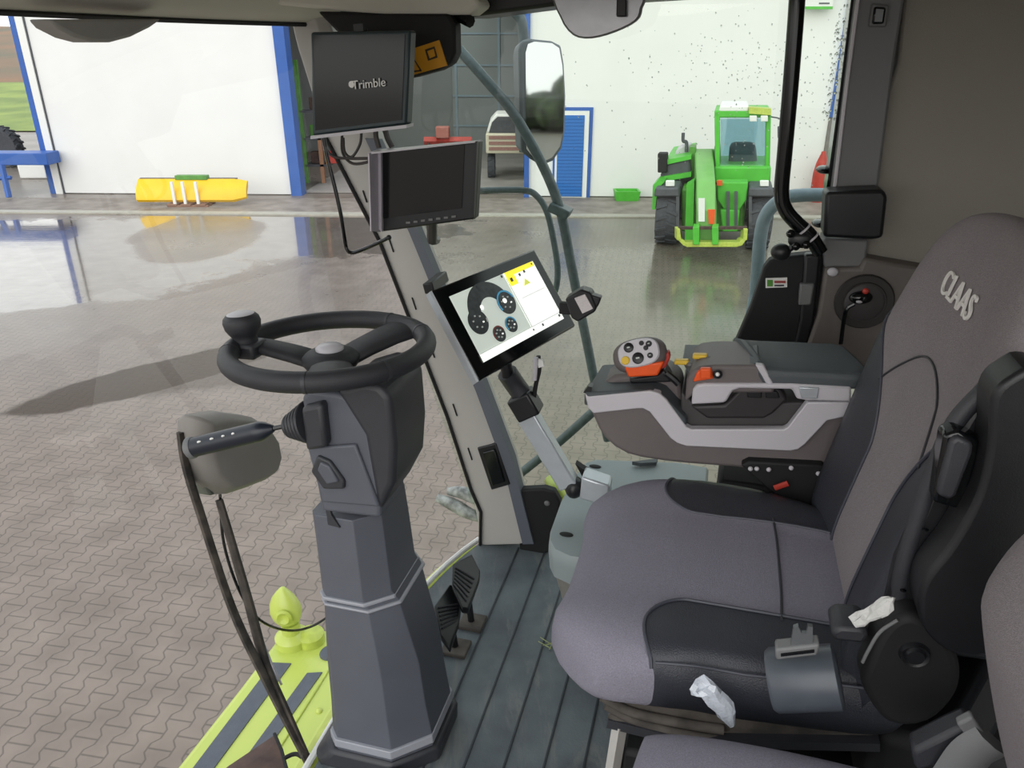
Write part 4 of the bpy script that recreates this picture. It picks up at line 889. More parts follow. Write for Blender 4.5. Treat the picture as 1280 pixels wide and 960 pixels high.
# ================================================================== SCREENS
# tilted touch terminal
TQ = quad([(540, 363), (668, 311), (720, 407), (599, 476)], 1.46)
tm = thing('touch_terminal', 'tilted touchscreen terminal with round gauges on its pale screen, on a silver arm', 'screen', PC(712, 620, l=1.50))
tx, ty = (TQ[1]-TQ[0]), (TQ[3]-TQ[0]); tn = tx.cross(ty).normalized(); tn = tn if tn.y < 0 else -tn
def T(u, v, h=0): return TQ[0]+tx*u+ty*v+tn*h
MB().prism([T(0, 0), T(1, 0), T(1, 1), T(0, 1)], tn*-.02).build('terminal_case', gloss, tm, bevel=.004)
MB().prism([T(-.012, 0, -.004), T(0, 0, -.001), T(0, 1, -.001), T(-.012, 1, -.004)], tn*-.014).build('case_rim', alu, tm, label='bright metal rim')
def flat(b, u0, v0, u1, v1, h): return b.prism([T(u0, v0, h), T(u1, v0, h), T(u1, v1, h), T(u0, v1, h)], tn*.0008)
su0, sv0, su1, sv1 = .095, .125, .915, .865
dsp = flat(MB(), su0, sv0, su1, sv1, .0002).build('display', scr_l, tm, smooth=0)
um = su0+(su1-su0)*.615
flat(MB(), um, sv0, su1, sv1, .0012).build('map_page', scr_w, dsp, smooth=0)
flat(MB(), su0, sv1-.085, su1, sv1, .0022).build('softkey_bar', scr_w, dsp, smooth=0)
flat(MB(), um+.01, sv0, su1-.01, sv0+.055, .0022).build('title_bar', scr_y, dsp, smooth=0)
flat(MB(), um+.01, sv0+.05, um+.085, sv0+.165, .0023).build('alert_tile', scr_y, dsp, smooth=0)
flat(MB(), um, sv0+.06, um+.004, sv1-.085, .0024).build('divider', scr_g, dsp, smooth=0)
flat(MB(), su0, sv1-.088, su1, sv1-.083, .0024).build('divider', scr_g, dsp, smooth=0)
flat(MB(), um+.05, .455, su1-.03, .459, .0024).build('divider', scr_g, dsp, smooth=0)
MB().prism([T(um+.16, .27, .0024), T(um+.19, .34, .0024), T(um+.12, .345, .0024)], tn*.0008).build('arrow_sign', mat('screen_lime', (214, 222, 90), .3, emit=.6), dsp, smooth=0)
for u, v, s_ in ((um+.13, sv0+.085, .016), (um+.185, sv0+.07, .016), (um+.04, sv0+.10, .022), (su0+.24, sv0+.02, .010), (um-.03, sv0+.025, .014), (su1-.03, sv0+.025, .01), (su1-.03, sv1-.055, .014), (um+.0, sv1-.05, .01), (um+.1, sv1-.05, .014)):
    flat(MB(), u-s_*.5, v-s_, u+s_*.5, v+s_, .0032).build('icon', scr_d, dsp, smooth=0)
ar = (tx.length/ty.length)
def disc(u, v, ru, m, nm, h, inner=0, a0=0, a1=360, par=None):
    n = 36; o_, i_ = [], []
    for k in range(n+1):
        a_ = math.radians(a0+(a1-a0)*k/n); o_.append(T(u+ru*math.cos(a_), v+ru*ar*math.sin(a_), h)); i_.append(T(u+inner*math.cos(a_), v+inner*ar*math.sin(a_), h))
    b = MB(); vs = o_+i_; b.add(vs+[p+tn*.0008 for p in vs], [(k, k+1, n+2+k, n+1+k) for k in range(n)]+[(2*n+2+k, 3*n+3+k, 3*n+4+k, 2*n+3+k) for k in range(n)])
    return b.build(nm, m, par or dsp, smooth=0)
gcx, gcy = .36, .45
disc(gcx, gcy, .195, scr_d, 'engine_gauge', .0012, .095, 185, 360)
for u, v, ru, rim_ in ((.205, .48, .078, scr_g), (.50, .42, .078, scr_b), (.445, .655, .05, scr_b), (.315, .685, .05, scr_r)):
    disc(u, v, ru, scr_d, 'round_gauge', .0022); disc(u, v, ru, rim_, 'gauge_ring', .0032, ru*.86, 150 if rim_ is not scr_g else 0, 350 if rim_ is not scr_g else 20)
    for k in range(6):
        a_ = k*60+20; uu, vv_ = u+ru*.5*math.cos(math.radians(a_)), v+ru*ar*.5*math.sin(math.radians(a_)); flat(MB(), uu-.006, vv_-.008, uu+.006, vv_+.008, .0032).build('icon', scr_g if k else scr_w, dsp, smooth=0)
disc(.29, .36, .014, scr_w, 'icon', .0024); disc(.49, .40, .016, scr_w, 'icon', .0036)
# arm
A1, A2 = PC(653, 508, l=1.50), PC(712, 606, l=1.50)
ad = (A2-A1).normalized(); an = ad.cross(Vector((0, 1, 0))).normalized()
MB().obox((A1+A2)/2, ad*(A2-A1).length/2, an*.023, Vector((0, .018, 0))).build('arm_tube', alu, tm, bevel=.004, label='silver arm')
MB().obox(PC(657, 505, l=1.495), ad*.028, an*.028, Vector((0, .026, 0))).build('arm_clamp', black, tm, bevel=.005)
MB().tube([PC(652, 492, l=1.495), PC(642, 478, l=1.49), PC(634, 466, l=1.48)], .023, n=14, sm=3).build('swivel', dplast, tm, smooth=60)
MB().tube([PC(637, 478, l=1.485), PC(634, 468, l=1.475), PC(632, 452, l=1.475)], .013, n=10, sm=1).build('mount_stud', black, tm)
MB().ell(PC(718, 609, l=1.50), (.022, 0, 0), (0, .028, 0), (0, 0, .026)).build('elbow', black, tm)
MB().prism(pp([(727, 596), (762, 608), (760, 634), (724, 624)], 1.46), (0, .05, 0)).build('arm_base', alu, tm, bevel=.005, label='silver base tube')
MB().prism(pp([(719, 580), (755, 604), (738, 602), (728, 596)], 1.53), (0, .02, 0)).build('arm_bracket', matblack, tm)
cbl = thing('terminal_cable', 'white and black cable hanging under the touchscreen terminal', 'cable', PC(668, 500, l=1.5))
MB().tube(pp([(673, 445), (674, 462), (670, 480), (667, 500)], 1.50), .005, n=8).build('cable_sheath', matblack, cbl)
MB().tube(pp([(670, 447), (669, 465), (668, 475)], 1.49), .005, n=8).build('cable_wrap', silver, cbl)
MB().prism(pp([(671, 448), (678, 450), (680, 458), (673, 460)], 1.492), (0, .004, 0)).build('cable_tag', white, cbl)
# small keypad box at the right of the terminal
kx = thing('handset_box', 'small black box with a grey display clipped beside the touchscreen', 'device', PC(725, 402, l=1.46))
MB().prism(pp([(706, 374), (726, 362), (738, 366), (746, 384), (744, 390), (722, 403), (714, 398)], 1.455), (0, .035, 0)).build('device_case', black, kx, bevel=.004)
MB().prism(pp([(718, 373), (731, 368), (741, 386), (728, 392)], 1.452), (0, .004, 0)).build('device_display', lcd, kx)
MB().obox(PC(743, 374, l=1.47), (.012, 0, -.003), (0, .012, 0), (.003, 0, .010)).build('device_knob', black, kx, bevel=.003)
MB().obox(PC(708, 385, l=1.475), (.014, 0, 0), (0, .008, 0), (0, 0, .012)).build('device_clip', matblack, kx, bevel=.002)
tag(MB().obox(PC(545, 353, l=1.60), (.012, 0, .003), (0, .05, 0), (-.003, 0, .012)).build('screen_bracket', black, bevel=.003), 'small black bracket between the pillar and the touchscreen', 'bracket')
# camera monitor with hood
cm = thing('camera_monitor', 'black camera monitor with grey sun hood and button row under its dark screen', 'screen', PC(535, 290, l=1.58))
MQ = [PC(475, 188, l=1.57), PC(599, 176, l=1.57), PC(594, 274, l=1.57), PC(476, 290, l=1.57)]
mx_, my_ = MQ[1]-MQ[0], MQ[3]-MQ[0]; mn = Vector((0, -1, 0))
def Mq(u, v, h=0):
    p = MQ[0].lerp(MQ[1], u).lerp(MQ[3].lerp(MQ[2], u), v); return p+mn*h
MB().prism([Mq(0, 0), Mq(1, 0), Mq(1, 1), Mq(0, 1)], mn*-.03).build('monitor_case', mat('monitor_black', (20, 22, 26), .4, noise=.1), cm, bevel=.004)
MB().prism([Mq(.03, .03, .001), Mq(.86, .03, .001), Mq(.86, .83, .001), Mq(.03, .83, .001)], mn*.001).build('display', gloss, cm, smooth=0)
for (q, nm) in (([Mq(-.005, -.01), Mq(1.01, -.01), Mq(.98, -.01, .018), Mq(.02, -.01, .055)], 'hood_top'), ([Mq(0, 0), Mq(0, 1), Mq(-.0, .93, .05), Mq(-.0, .0, .055)], 'hood_side'), ([Mq(1, 0), Mq(1, 1), Mq(1, .93, .012), Mq(1, 0, .016)], 'hood_side')):
    n_ = (q[1]-q[0]).cross(q[2]-q[0]).normalized()*.003; MB().prism(q, n_).build(nm, silver if nm == 'hood_top' else mat('hood_grey', (196, 190, 200), .55, noise=.1) if abs((q[0]-MQ[0]).length) < .01 else MATS['monitor_black'], cm)
MB().prism(pp([(462, 190), (476, 188), (477, 290), (471, 284)], 1.56), (0, .05, 0)).build('hood_cheek', MATS['hood_grey'], cm)
for k in range(7): MB().obox(Mq(.30+k*.08, .925, .001), mx_*.022, mn*.0015, my_.normalized()*.0022).build('button', trimg, cm)
MB().tube([Mq(.5, .9, -.03), PC(540, 300, l=1.66), PC(545, 300, l=1.84)], .012, n=8, sm=1).build('monitor_bracket', black, cm)
MB().ell(PC(486, 297, l=1.56), (.006, 0, 0), (0, .006, 0), (0, 0, .006)).build('cable_plug', black, cm)
# guidance display (back row, under the header)
tmb = thing('guidance_display', 'large dark guidance display lettered Trimble hanging under the front header', 'screen', PC(450, 168, l=1.56))
DQ = [(388, 40), (513, 38), (508, 156), (390, 170)]
MB().prism(pp(DQ, 1.56), (0, .035, 0)).build('display_case', mat('display_slate', (44, 58, 62), .35, noise=.1), tmb, bevel=.005)
MB().prism(pp([(392, 44), (506, 43), (502, 150), (394, 163)], 1.558), (0, .003, 0)).build('display_glass', gloss, tmb, smooth=0)
MB().prism(pp([(388, 170), (508, 156), (508, 160), (388, 174)], 1.55), (0, .04, 0)).build('lower_rim', silver, tmb)
c0 = PC(461, 105, l=1.5535); ux = (PC(475, 103.5, l=1.5535)-c0).normalized()
text('Trimble', .024, c0, ux, Vector((0, 0, 1)), white, 'lettering', tmb)
lc0 = PC(439.5, 105.5, l=1.5545); MB().lathe([(.0, 0), (.0065, 0), (.0065, .001), (.0, .001)], lc0, (0, -1, 0)).build('logo', white, tmb)
MB().tube(pp([(450, 30), (452, 45)], 1.58), .015, n=8, sm=1).build('display_mount', black, tmb)
# black corner cover with amber sticker
cc = thing('corner_cover', 'black cover under the roof corner carrying an amber warning sticker', 'cover', PC(530, 100, l=1.70))
MB().prism(pp([(395, 14), (560, 16), (568, 30), (569, 66), (563, 80), (548, 88), (516, 97), (470, 104), (440, 60)], 1.70), (0, .05, 0)).build('cover', matblack, cc, bevel=.008)
MB().prism(pp([(500, 66), (549, 50), (559, 82), (500, 98)], 1.696), (0, .003, 0)).build('warning_sticker', cushg, cc, label='amber warning sticker')
tb_ = mat('sticker_ink', (60, 44, 20), .6)
for q in ([(513, 68), (514, 68), (527, 88), (526, 90)], [(506, 92), (506, 90), (526, 87), (527, 89)], [(531, 62), (543, 58), (547, 72), (535, 76)]): MB().prism(pp(q, 1.6945), (0, .001, 0)).build('sticker_symbol', tb_, cc)
MB().prism(pp([(534, 64), (542, 61), (544, 70), (537, 73)], 1.6935), (0, .001, 0)).build('sticker_symbol', cushg, cc)
# cables behind the monitor
wires = mat('wire_brown_black', (44, 38, 36), .5, noise=.1)
for i, (pts, lb_) in enumerate((([(404, 166), (408, 186), (418, 196), (436, 198), (462, 198)], 'widest of the dark wire loops left of the camera monitor'), ([(428, 160), (428, 190), (440, 204), (458, 203), (464, 198)], 'lowest of the dark wire loops left of the camera monitor'),
        ([(452, 160), (450, 180), (440, 196), (431, 190), (429, 172)], 'crossing dark wire loop left of the camera monitor'), ([(470, 155), (470, 170), (474, 185)], 'straight dark wire dropping behind the camera monitor corner'), ([(480, 155), (484, 172), (490, 184)], 'dark wire reaching over the top edge of the camera monitor'))):
    tag(MB().tube(pp(pts, 1.60), .0032 if i < 3 else .006, n=7).build('wire', wires), lb_, 'wire', 'wires around the camera monitor')
tag(MB().tube(pp([(404, 168), (409, 196), (418, 232), (426, 268), (431, 300), (434, 312), (441, 316), (458, 310), (478, 301), (488, 296)], 1.56), .0045, n=9).build('hook_cable', gloss), 'stiff black cable hanging in a hook shape left of the camera monitor', 'cable')

# ================================================================== ARMREST CONSOLE
AL = 1.385
ac = thing('armrest_console', 'taupe and silver armrest console with multifunction grip and vinyl pad', 'console', PC(880, 585, l=AL+.1))
bodyp = [(734, 500), (739, 515), (748, 536), (756, 548), (768, 559), (784, 568), (803, 573), (830, 577), (856, 580), (895, 583), (931, 586), (1030, 592), (1062, 592), (1062, 500), (1010, 505), (983, 535), (858, 535), (852, 528), (838, 506), (825, 496), (814, 492), (770, 494)]
MB().prism(pp(bodyp, AL), (0, .17, 0)).build('console_body', taupe, ac, bevel=.008, segs=3)
bandp = [(731, 492), (735, 496), (812, 489), (824, 492), (833, 500), (858, 534), (864, 537), (980, 537), (985, 534), (1009, 503), (1062, 503), (1062, 520), (1034, 526), (1006, 556), (998, 562), (988, 564), (858, 558), (846, 554), (838, 548), (812, 515), (804, 511), (796, 511), (742, 517), (735, 510)]
MB().prism(pp(bandp, AL-.012), (0, .02, 0)).build('silver_band', silver, ac, bevel=.004, label='silver band')
# deck under the grip
dk = [PC(730, 491, l=AL-.01), PC(812, 488, l=AL-.01), PC(828, 494, l=AL-.01), PC(845, 512, l=AL-.01), PC(858, 525, l=AL-.01)]
MB().prism(dk+[p+Vector((0, 0, -.03)) for p in reversed(dk)], (.012, .16, 0)).build('deck', padm, ac, bevel=.006)
MB().prism(pp([(740, 490), (768, 470), (800, 466), (835, 468), (850, 480), (858, 520), (845, 510), (826, 492), (812, 486)], AL+.04), (0, .09, 0)).build('grip_base', taupe, ac, bevel=.01)
MB().prism(pp([(729, 491), (735, 483), (740, 484), (737, 492)], AL-.005), (0, .02, 0)).build('deck_corner', black, ac)
# valley and cubby
MB().prism(pp([(852, 490), (870, 508), (912, 506), (1008, 503), (985, 534), (860, 535), (850, 520)], AL+.012), (0, .13, 0)).build('cubby_shell', taupe2, ac, bevel=.004)
MB().prism(pp([(862, 508), (905, 506), (925, 486), (975, 486), (985, 500), (966, 518), (955, 524), (884, 524)], AL+.004), (0, .03, 0)).build('cubby', mat('cubby_dark', (48, 45, 46), .5, noise=.1), ac, bevel=.006)
for q in ([(934, 488), (952, 488), (952, 498), (934, 497)], [(957, 488), (972, 490), (975, 498), (957, 498)]): MB().prism(pp(q, AL-.001), (0, .01, 0)).build('cubby_tab', black, ac, bevel=.002)
# pod
MB().prism(pp([(856, 503), (858, 476), (864, 465), (874, 459), (892, 457), (950, 457), (960, 468), (968, 484), (968, 492), (870, 492)], AL-.006), (0, .14, 0)).build('pod', taupe, ac, bevel=.006)
MB().prism(pp([(864, 506), (866, 488), (870, 482), (880, 480), (990, 480), (1064, 484), (1064, 503), (1008, 501), (996, 499), (990, 487), (924, 486), (916, 489), (908, 502), (904, 504)], AL-.014), (0, .02, 0)).build('pod_band', silver, ac, bevel=.004, label='silver band')
MB().prism(pp([(944, 456), (955, 457), (967, 480), (958, 481)], AL-.012), (0, .015, 0)).build('pod_corner', silver, ac, bevel=.003)
MB().prism(pp([(998, 484), (1024, 485), (1022, 499), (1002, 498)], AL-.018), (0, .008, 0)).build('band_tile', alu, ac, bevel=.002)
MB().prism(pp([(866, 478), (872, 464), (890, 463), (892, 474), (872, 477)], AL-.012), (0, .012, 0)).build('orange_switch', orange, ac, bevel=.003, label='orange switch')
MB().prism(pp([(875, 461), (889, 461), (889, 474), (875, 474)], AL-.02), (0, .012, 0)).build('orange_switch', orange, ac, bevel=.003)
MB().ell(PC(897, 468, l=AL-.014), (.009, 0, 0), (0, .006, 0), (0, 0, .009)).build('dial', black, ac)
MB().ell(PC(897, 468, l=AL-.02), (.004, 0, 0), (0, .004, 0), (0, 0, .004)).build('dial_dot', white, ac)
# vinyl pad: side plus domed top
pd_ = MB(); prm = [(884, 436), (898, 434), (940, 434), (990, 436), (1040, 441), (1090, 452)]
near = [PC(x, y, l=AL-.01) for x, y in [(950, 457), (958, 461), (985, 463), (1030, 465), (1062, 467), (1090, 468)]]
ringsn = []
for i, p in enumerate(near):
    h = .032 if 0 < i else .02
    ringsn.append([p+Vector((0, 0, -h)), p+Vector((0, -.002, -.008)), p+Vector((0, .006, .001)), p+Vector((-.01, .05, .004)), p+Vector((-.03, .13, .003)), p+Vector((-.05, .155, -.002)), p+Vector((-.05, .16, -.03))])
pd_.loft(ringsn); pd_.build('armrest_pad', padm, ac, bevel=.006, smooth=50)
MB().prism([PC(852, 452, l=AL+.06), PC(950, 454, l=AL), PC(950, 458, l=AL), PC(862, 470, l=AL)], (0, .10, 0)).build('pod_top', padm, ac, bevel=.004)
MB().prism([PC(885, 448, l=AL+.05), PC(960, 448, l=AL+.04), PC(960, 436, l=AL+.12), PC(900, 434, l=AL+.14)], (0, 0, -.03)).build('pad_front', padm, ac, bevel=.008)
for i, x in enumerate((905, 925, 940, 955, 975, 990, 1010)): MB().ell(PC(x, 433+abs(x-960)*.02, l=AL+.15), (.006, 0, 0), (0, .005, 0), (0, 0, .004), n=8, m=5).build('pad_stud', dplast, ac)
for i, (x, y) in enumerate(((852, 452), (875, 445))):
    c = PC(x, y, l=AL+.05); sw_ = MB().obox(c, (.014, 0, .001), (0, .008, 0), (0, 0, .005)).build('yellow_switch', yellow, ac, bevel=.003, label='yellow switch')
    MB().ell(c+Vector((.017, -.006, -.002)), (.008, 0, 0), (0, .008, 0), (0, 0, .006), n=10, m=6).build('switch_cap', trimg, sw_)
# multifunction grip
G = PC(800, 444, l=AL+.03); gx = (PC(836, 436, l=AL+.03)-PC(764, 450, l=AL+.03)).normalized(); gn = Vector((-.10, -.86, .5)).normalized(); gn = (gn-gx*gn.dot(gx)).normalized(); gu = gn.cross(gx); gu = gu if gu.z > 0 else -gu
jb = MB().ell(G, gx*.054, gu*.034, gn*.026, n=28, m=14, p=.8).build('grip_head', taupe, ac, smooth=70)
fc = [G+gn*.0262+gx*(.003+.041*math.copysign(abs(math.cos(a_))**.75, math.cos(a_)))+gu*(.0275*math.copysign(abs(math.sin(a_))**.75, math.sin(a_))) for a_ in [2*math.pi*k/40 for k in range(40)]]
fo = G+gn*.0297
MB().prism(fc, gn*.0035, .94).build('grip_face', silver, jb, label='silver face', smooth=30)
for dx, dy, s_, m_ in ((-.014, .013, .0098, black), (-.024, -.011, .0085, yellow), (.001, -.011, .0115, black), (.012, .017, .0048, black), (.026, .013, .006, black), (.019, .006, .0048, black), (.025, -.010, .0056, black)):
    c_ = fo+gx*dx+gu*dy
    MB().lathe([(.001, .003), (s_*.8, .003), (s_, .0015), (s_, -.001)], c_, gn, 20).build('grip_button', m_, jb, label='yellow button' if m_ is yellow else None)
    if m_ is black and s_ > .0055: MB().obox(c_+gn*.0034, gx*s_*.3, gu*s_*.12, gn*.0005).build('button_mark', scr_g, jb)
MB().loft([[PC(x, y, l=l_) for x, y, l_ in q] for q in ([(785, 472, AL), (822, 470, AL), (826, 462, AL+.05), (790, 463, AL+.05)], [(780, 458, AL), (830, 452, AL), (834, 446, AL+.05), (785, 452, AL+.05)])]).build('grip_neck', orange, jb, bevel=.004, label='orange neck')
MB().prism(pp([(826, 446), (836, 440), (838, 448), (832, 460), (826, 462)], AL+.02), (0, .02, 0)).build('grip_trigger', red, jb, bevel=.003, label='red side button')
MB().prism(pp([(786, 474), (822, 469), (830, 462), (840, 478), (788, 480)], AL+.025), (0, .05, 0)).build('grip_shaft', black, ac, bevel=.004)
MB().tube(pp([(808, 481), (818, 483), (830, 486)], AL+.035), .004, n=6).build('deck_symbol', red, ac, label='red symbol')
MB().tube(pp([(832, 466), (842, 474), (848, 480)], AL+.03), .007, n=8).build('deck_switch', black, ac)
# console mount: bolts and bracket under it
cmnt = thing('console_mount', 'black console bracket with bright bolts behind the seat cushion', 'bracket', PC(985, 640, l=1.37))
MB().prism(pp([(926, 582), (936, 577), (1030, 582), (1030, 608), (1052, 640), (1060, 690), (1020, 655), (960, 612)], 1.365), (0, .03, 0)).build('bracket', matblack, cmnt, bevel=.004)
for x, y in ((938, 586), (946, 586), (961, 587), (989, 585), (1023, 592), (1043, 626), (1037, 645)): MB().ell(PC(x, y, l=1.362), (.0048, 0, 0), (0, .004, 0), (0, 0, .0048), n=10, m=6).build('bolt', silver, cmnt)
tag(MB().tube(pp([(968, 610), (976, 607), (985, 604)], 1.35), .003, n=6, sm=1, flat=2).build('red_strap', red), 'short red strap on the bracket behind the seat cushion', 'strap')
# console post down to the floor
tag(MB().box((.062, 1.42, 0), (.30, 1.52, .58)).build('console_post', matblack, bevel=.01), 'black post carrying the armrest console behind the seat cushion', 'post')
# storage box
sb = thing('storage_box', 'grey-green tapered storage box on the floor between pillar and seat', 'box', (-.15, 1.55, 0))
zt = .40
tp = [PC(700, 627, z=zt), PC(688, 660, z=zt), PC(686, 676, z=zt), PC(692, 688, z=zt), PC(712, 697, z=zt), PC(740, 700, z=zt), (.05, 1.33, zt), (.05, 1.80, zt), PC(850, 577, z=zt), PC(745, 573, z=zt), PC(732, 577, z=zt), PC(716, 598, z=zt)]
tp = [Vector(p) for p in tp]; cen = sum(tp, Vector())/len(tp)
MB().box((-.14, 1.46, 0), (.03, 1.74, .17)).build('box_foot', matblack, sb)
MB().loft([[cen+(p-cen)*.82-Vector((-.03, 0, .24)) for p in tp], [cen+(p-cen)*.93-Vector((0, 0, .07)) for p in tp]]).build('box_body', mat('box_side', (124, 122, 116), .5, noise=.08), sb, smooth=50)
MB().loft([[cen+(p-cen)*.97-Vector((0, 0, .075)) for p in tp], [cen+(p-cen)*1.0-Vector((0, 0, .03)) for p in tp], [cen+(p-cen)*1.0-Vector((0, 0, .012)) for p in tp], [cen+(p-cen)*.97 for p in tp]]).build('box_lid', boxg, sb, smooth=35)
for x, y in ((708, 668), (744, 583)): MB().ell(PC(x, y, z=zt+.001), (.016, 0, 0), (0, .009, 0), (0, 0, .003)).build('lid_slot', matblack, sb)
MB().prism([PC(x, y, z=zt+.004) for x, y in [(790, 581), (822, 577), (820, 582), (800, 583)]], (0, 0, .01)).build('lid_catch', padm, sb)

# ================================================================== DRIVER SEAT
ds = thing('driver_seat', 'grey and black suspension driver seat with CLAAS lettering on the backrest', 'seat', (.10, 1.11, 0))
CN, BOL, BK, BKB = MB(), MB(), MB(), MB()
def cush(u, v):
    a = abs(v); fr = -.178+.075*max(0, a-.55)**2/.2-.012*math.exp(-((a-.62)/.22)**2)
    r = fr+(.32-fr)*(u+1)/2
    hw = .262-.012*max(0, u)+.010*max(0, -u-.2)-(.085*max(0, u+.1)**1.7 if v > 0 else 0)
    front = max(0, -u-.3)/.7
    z = .553-.02*front**2+.012*max(0, u)
    top = .048+.018*max(0, a-.45)*2*(1-front*.3)-.006*front
    z += top*.5-.024
    return Vector((r, 1.11+hw*v*(1-.04*front**3), z)), Vector((0, 0, .042+top*.35))
def vb_c(u): 
    if u < -.60: return 2
    t = min(1, (u+.60)/.42); return 1.0-.52*math.sin(t*math.pi/2)+.10*max(0, u)
BOF = MB()
pillow(cush, 80, 44, lambda u, v: (BOL if v < 0 else BOF) if abs(v) > .6 and u > -.60 else CN, p=10, q=.33, warp=vb_c)
BOF.build('cushion_bolster', leather, ds, smooth=80, label='black leather bolster')
CN.build('cushion_fabric', fabric, ds, smooth=80); BOL.build('cushion_bolster', leather, ds, smooth=80, label='black leather bolster')
def cpt(u, v, k=1.0, h=.001):
    b, t = cush(u, v); e = max(0, (1-abs(u)**10)*(1-abs(v)**10))**.33; return b+t*e*k+Vector((0, 0, h))
MB().tube([cpt(.36, v_/10*.56) for v_ in range(-10, 11)], .0022, n=6, sm=1).build('cushion_seam', dplast, ds)
for sg_ in (-1, 1): MB().tube([cpt(u_, sg_*min(vb_c(u_), .985)) for u_ in [-.60+i*.02 for i in range(75)]], .0026, n=6, sm=1).build('piping', mat('piping_slate', (66, 68, 78), .5), ds)
def back(u, v):
    a = abs(v); t = (u+1)/2; z = .58+(1.19-.58)*t
    fr_ = .242+.112*t-.032*max(0, a-.35)/.65*(1-max(0, u-.2)*.8)
    hw = .25-.015*max(0, u-.1)-.05*max(0, u-.5)**2*3
    z += -.045*max(0, u)**2*a**3
    return Vector((fr_+.05, 1.11+hw*v, z)), Vector((-.05, 0, .012))
def vb_b(u): return .36 if u < -.3 else .36+.75*min(1, ((u+.3)/.72))**1.6
BKF = MB()
pillow(back, 70, 44, lambda u, v: (BKB if v < 0 else BKF) if (abs(v) > .6 and u < .38) else BK, p=10, q=.27, warp=vb_b)
BKF.build('backrest_bolster', leather, ds, smooth=80, label='black leather bolster')
BK.build('backrest_fabric', fabric2, ds, smooth=80); BKB.build('backrest_bolster', leather, ds, smooth=80, label='black leather bolster')
def bpt(u, v, h=.0015):
    b, t = back(u, v); e = max(0, (1-abs(u)**10)*(1-abs(v)**10))**.27; return b+t*e+Vector((-h, 0, 0))
MB().tube([bpt(.02+.30*(1-(v_/10)**2), v_/10*.60) for v_ in range(-10, 11)], .0018, n=6, sm=1).build('backrest_seam', dplast, ds)
for sg_ in (-1, 1): MB().tube([bpt(u_, sg_*min(.97, vb_b(u_))) for u_ in [-.95+i*.02 for i in range(67)]], .0024, n=6, sm=1).build('piping', MATS['piping_slate'], ds)
MB().tube([cpt(u_, -.972, 1, .002) for u_ in [-.56+i*.03 for i in range(46)]], .0022, n=6, sm=1).build('side_seam', MATS['piping_slate'], ds)
# embroidered lettering
pA, pB = bpt(.63, .3), bpt(.63, -.1); pm_ = bpt(.63, .07, .003)
ux = (pB-pA).normalized(); uy = (bpt(.75, .07)-bpt(.5, .07)).normalized()
text('CLAAS', .050, pm_, ux, uy, mat('thread_white', (225, 222, 218), .8), 'lettering', ds, .0015)
# backrest shell, side cover, folded armrest
MB().prism(pp([(1106, 768), (1120, 705), (1150, 640), (1178, 570), (1210, 515), (1250, 484), (1345, 450), (1345, 800), (1240, 830), (1170, 820)], .855), (0, .03, 0)).build('side_shell', black, ds, bevel=.01)
MB().prism([Vector(p) for p in [(.37, .88, .50), (.455, .88, 1.12), (.50, .88, 1.12), (.43, .88, .50)]], (0, .46, 0)).build('backrest_shell', black, ds, bevel=.012)
MB().tube(pp([(1120, 762), (1130, 704), (1150, 640), (1170, 580), (1194, 528), (1232, 486)], .862), .010, n=10).build('side_rail', dplast, ds, smooth=60)
arp = smoothpoly([(1240, 500), (1262, 474), (1300, 462), (1330, 520), (1330, 690), (1262, 800), (1232, 822), (1190, 818), (1158, 792), (1148, 760), (1156, 725), (1190, 680), (1222, 620), (1236, 560)], 4)
MB().prism(pp(arp, .80), (0, .055, 0)).build('folded_armrest', black, ds, bevel=.016, segs=4)
MB().prism(pp([(1180, 545), (1198, 538), (1226, 552), (1224, 572), (1206, 632), (1196, 637), (1166, 628), (1168, 612)], .832), (0, .03, 0)).build('handle_recess', gloss, ds, bevel=.004)
MB().prism(pp([(1188, 552), (1198, 546), (1218, 556), (1216, 568), (1196, 620), (1188, 626), (1172, 620), (1174, 606)], .824), (0, .02, 0)).build('backrest_handle', dplast, ds, bevel=.006, segs=3)
for x, y in ((1157, 662), (1129, 738)): MB().ell(PC(x, y, l=.850), (.004, 0, 0), (0, .003, 0), (0, 0, .002), n=8, m=5).build('slot', gloss, ds)
hub_ = smoothpoly([(1078, 860), (1084, 830), (1100, 795), (1120, 775), (1145, 772), (1175, 790), (1200, 830), (1196, 870), (1160, 905), (1110, 905)], 4)
MB().prism(pp(hub_, .82), (0, .05, 0)).build('recliner_cover', matblack, ds, bevel=.01, segs=3)
MB().lathe([(.001, .008), (.010, .008), (.012, .004), (.016, .006), (.018, 0)], PC(1143, 817, l=.82), (0, -1, 0)).build('recliner_cap', black, ds)
MB().tube(pp([(1078, 828), (1086, 812), (1100, 790), (1122, 775)], .818), .0022, n=8).build('cover_edge', trimg, ds)
MB().prism(pp([(1038, 790), (1050, 784), (1078, 786), (1088, 794), (1080, 806), (1042, 802)], .83), (0, .05, 0)).build('tilt_lever', dplast, ds, bevel=.006)
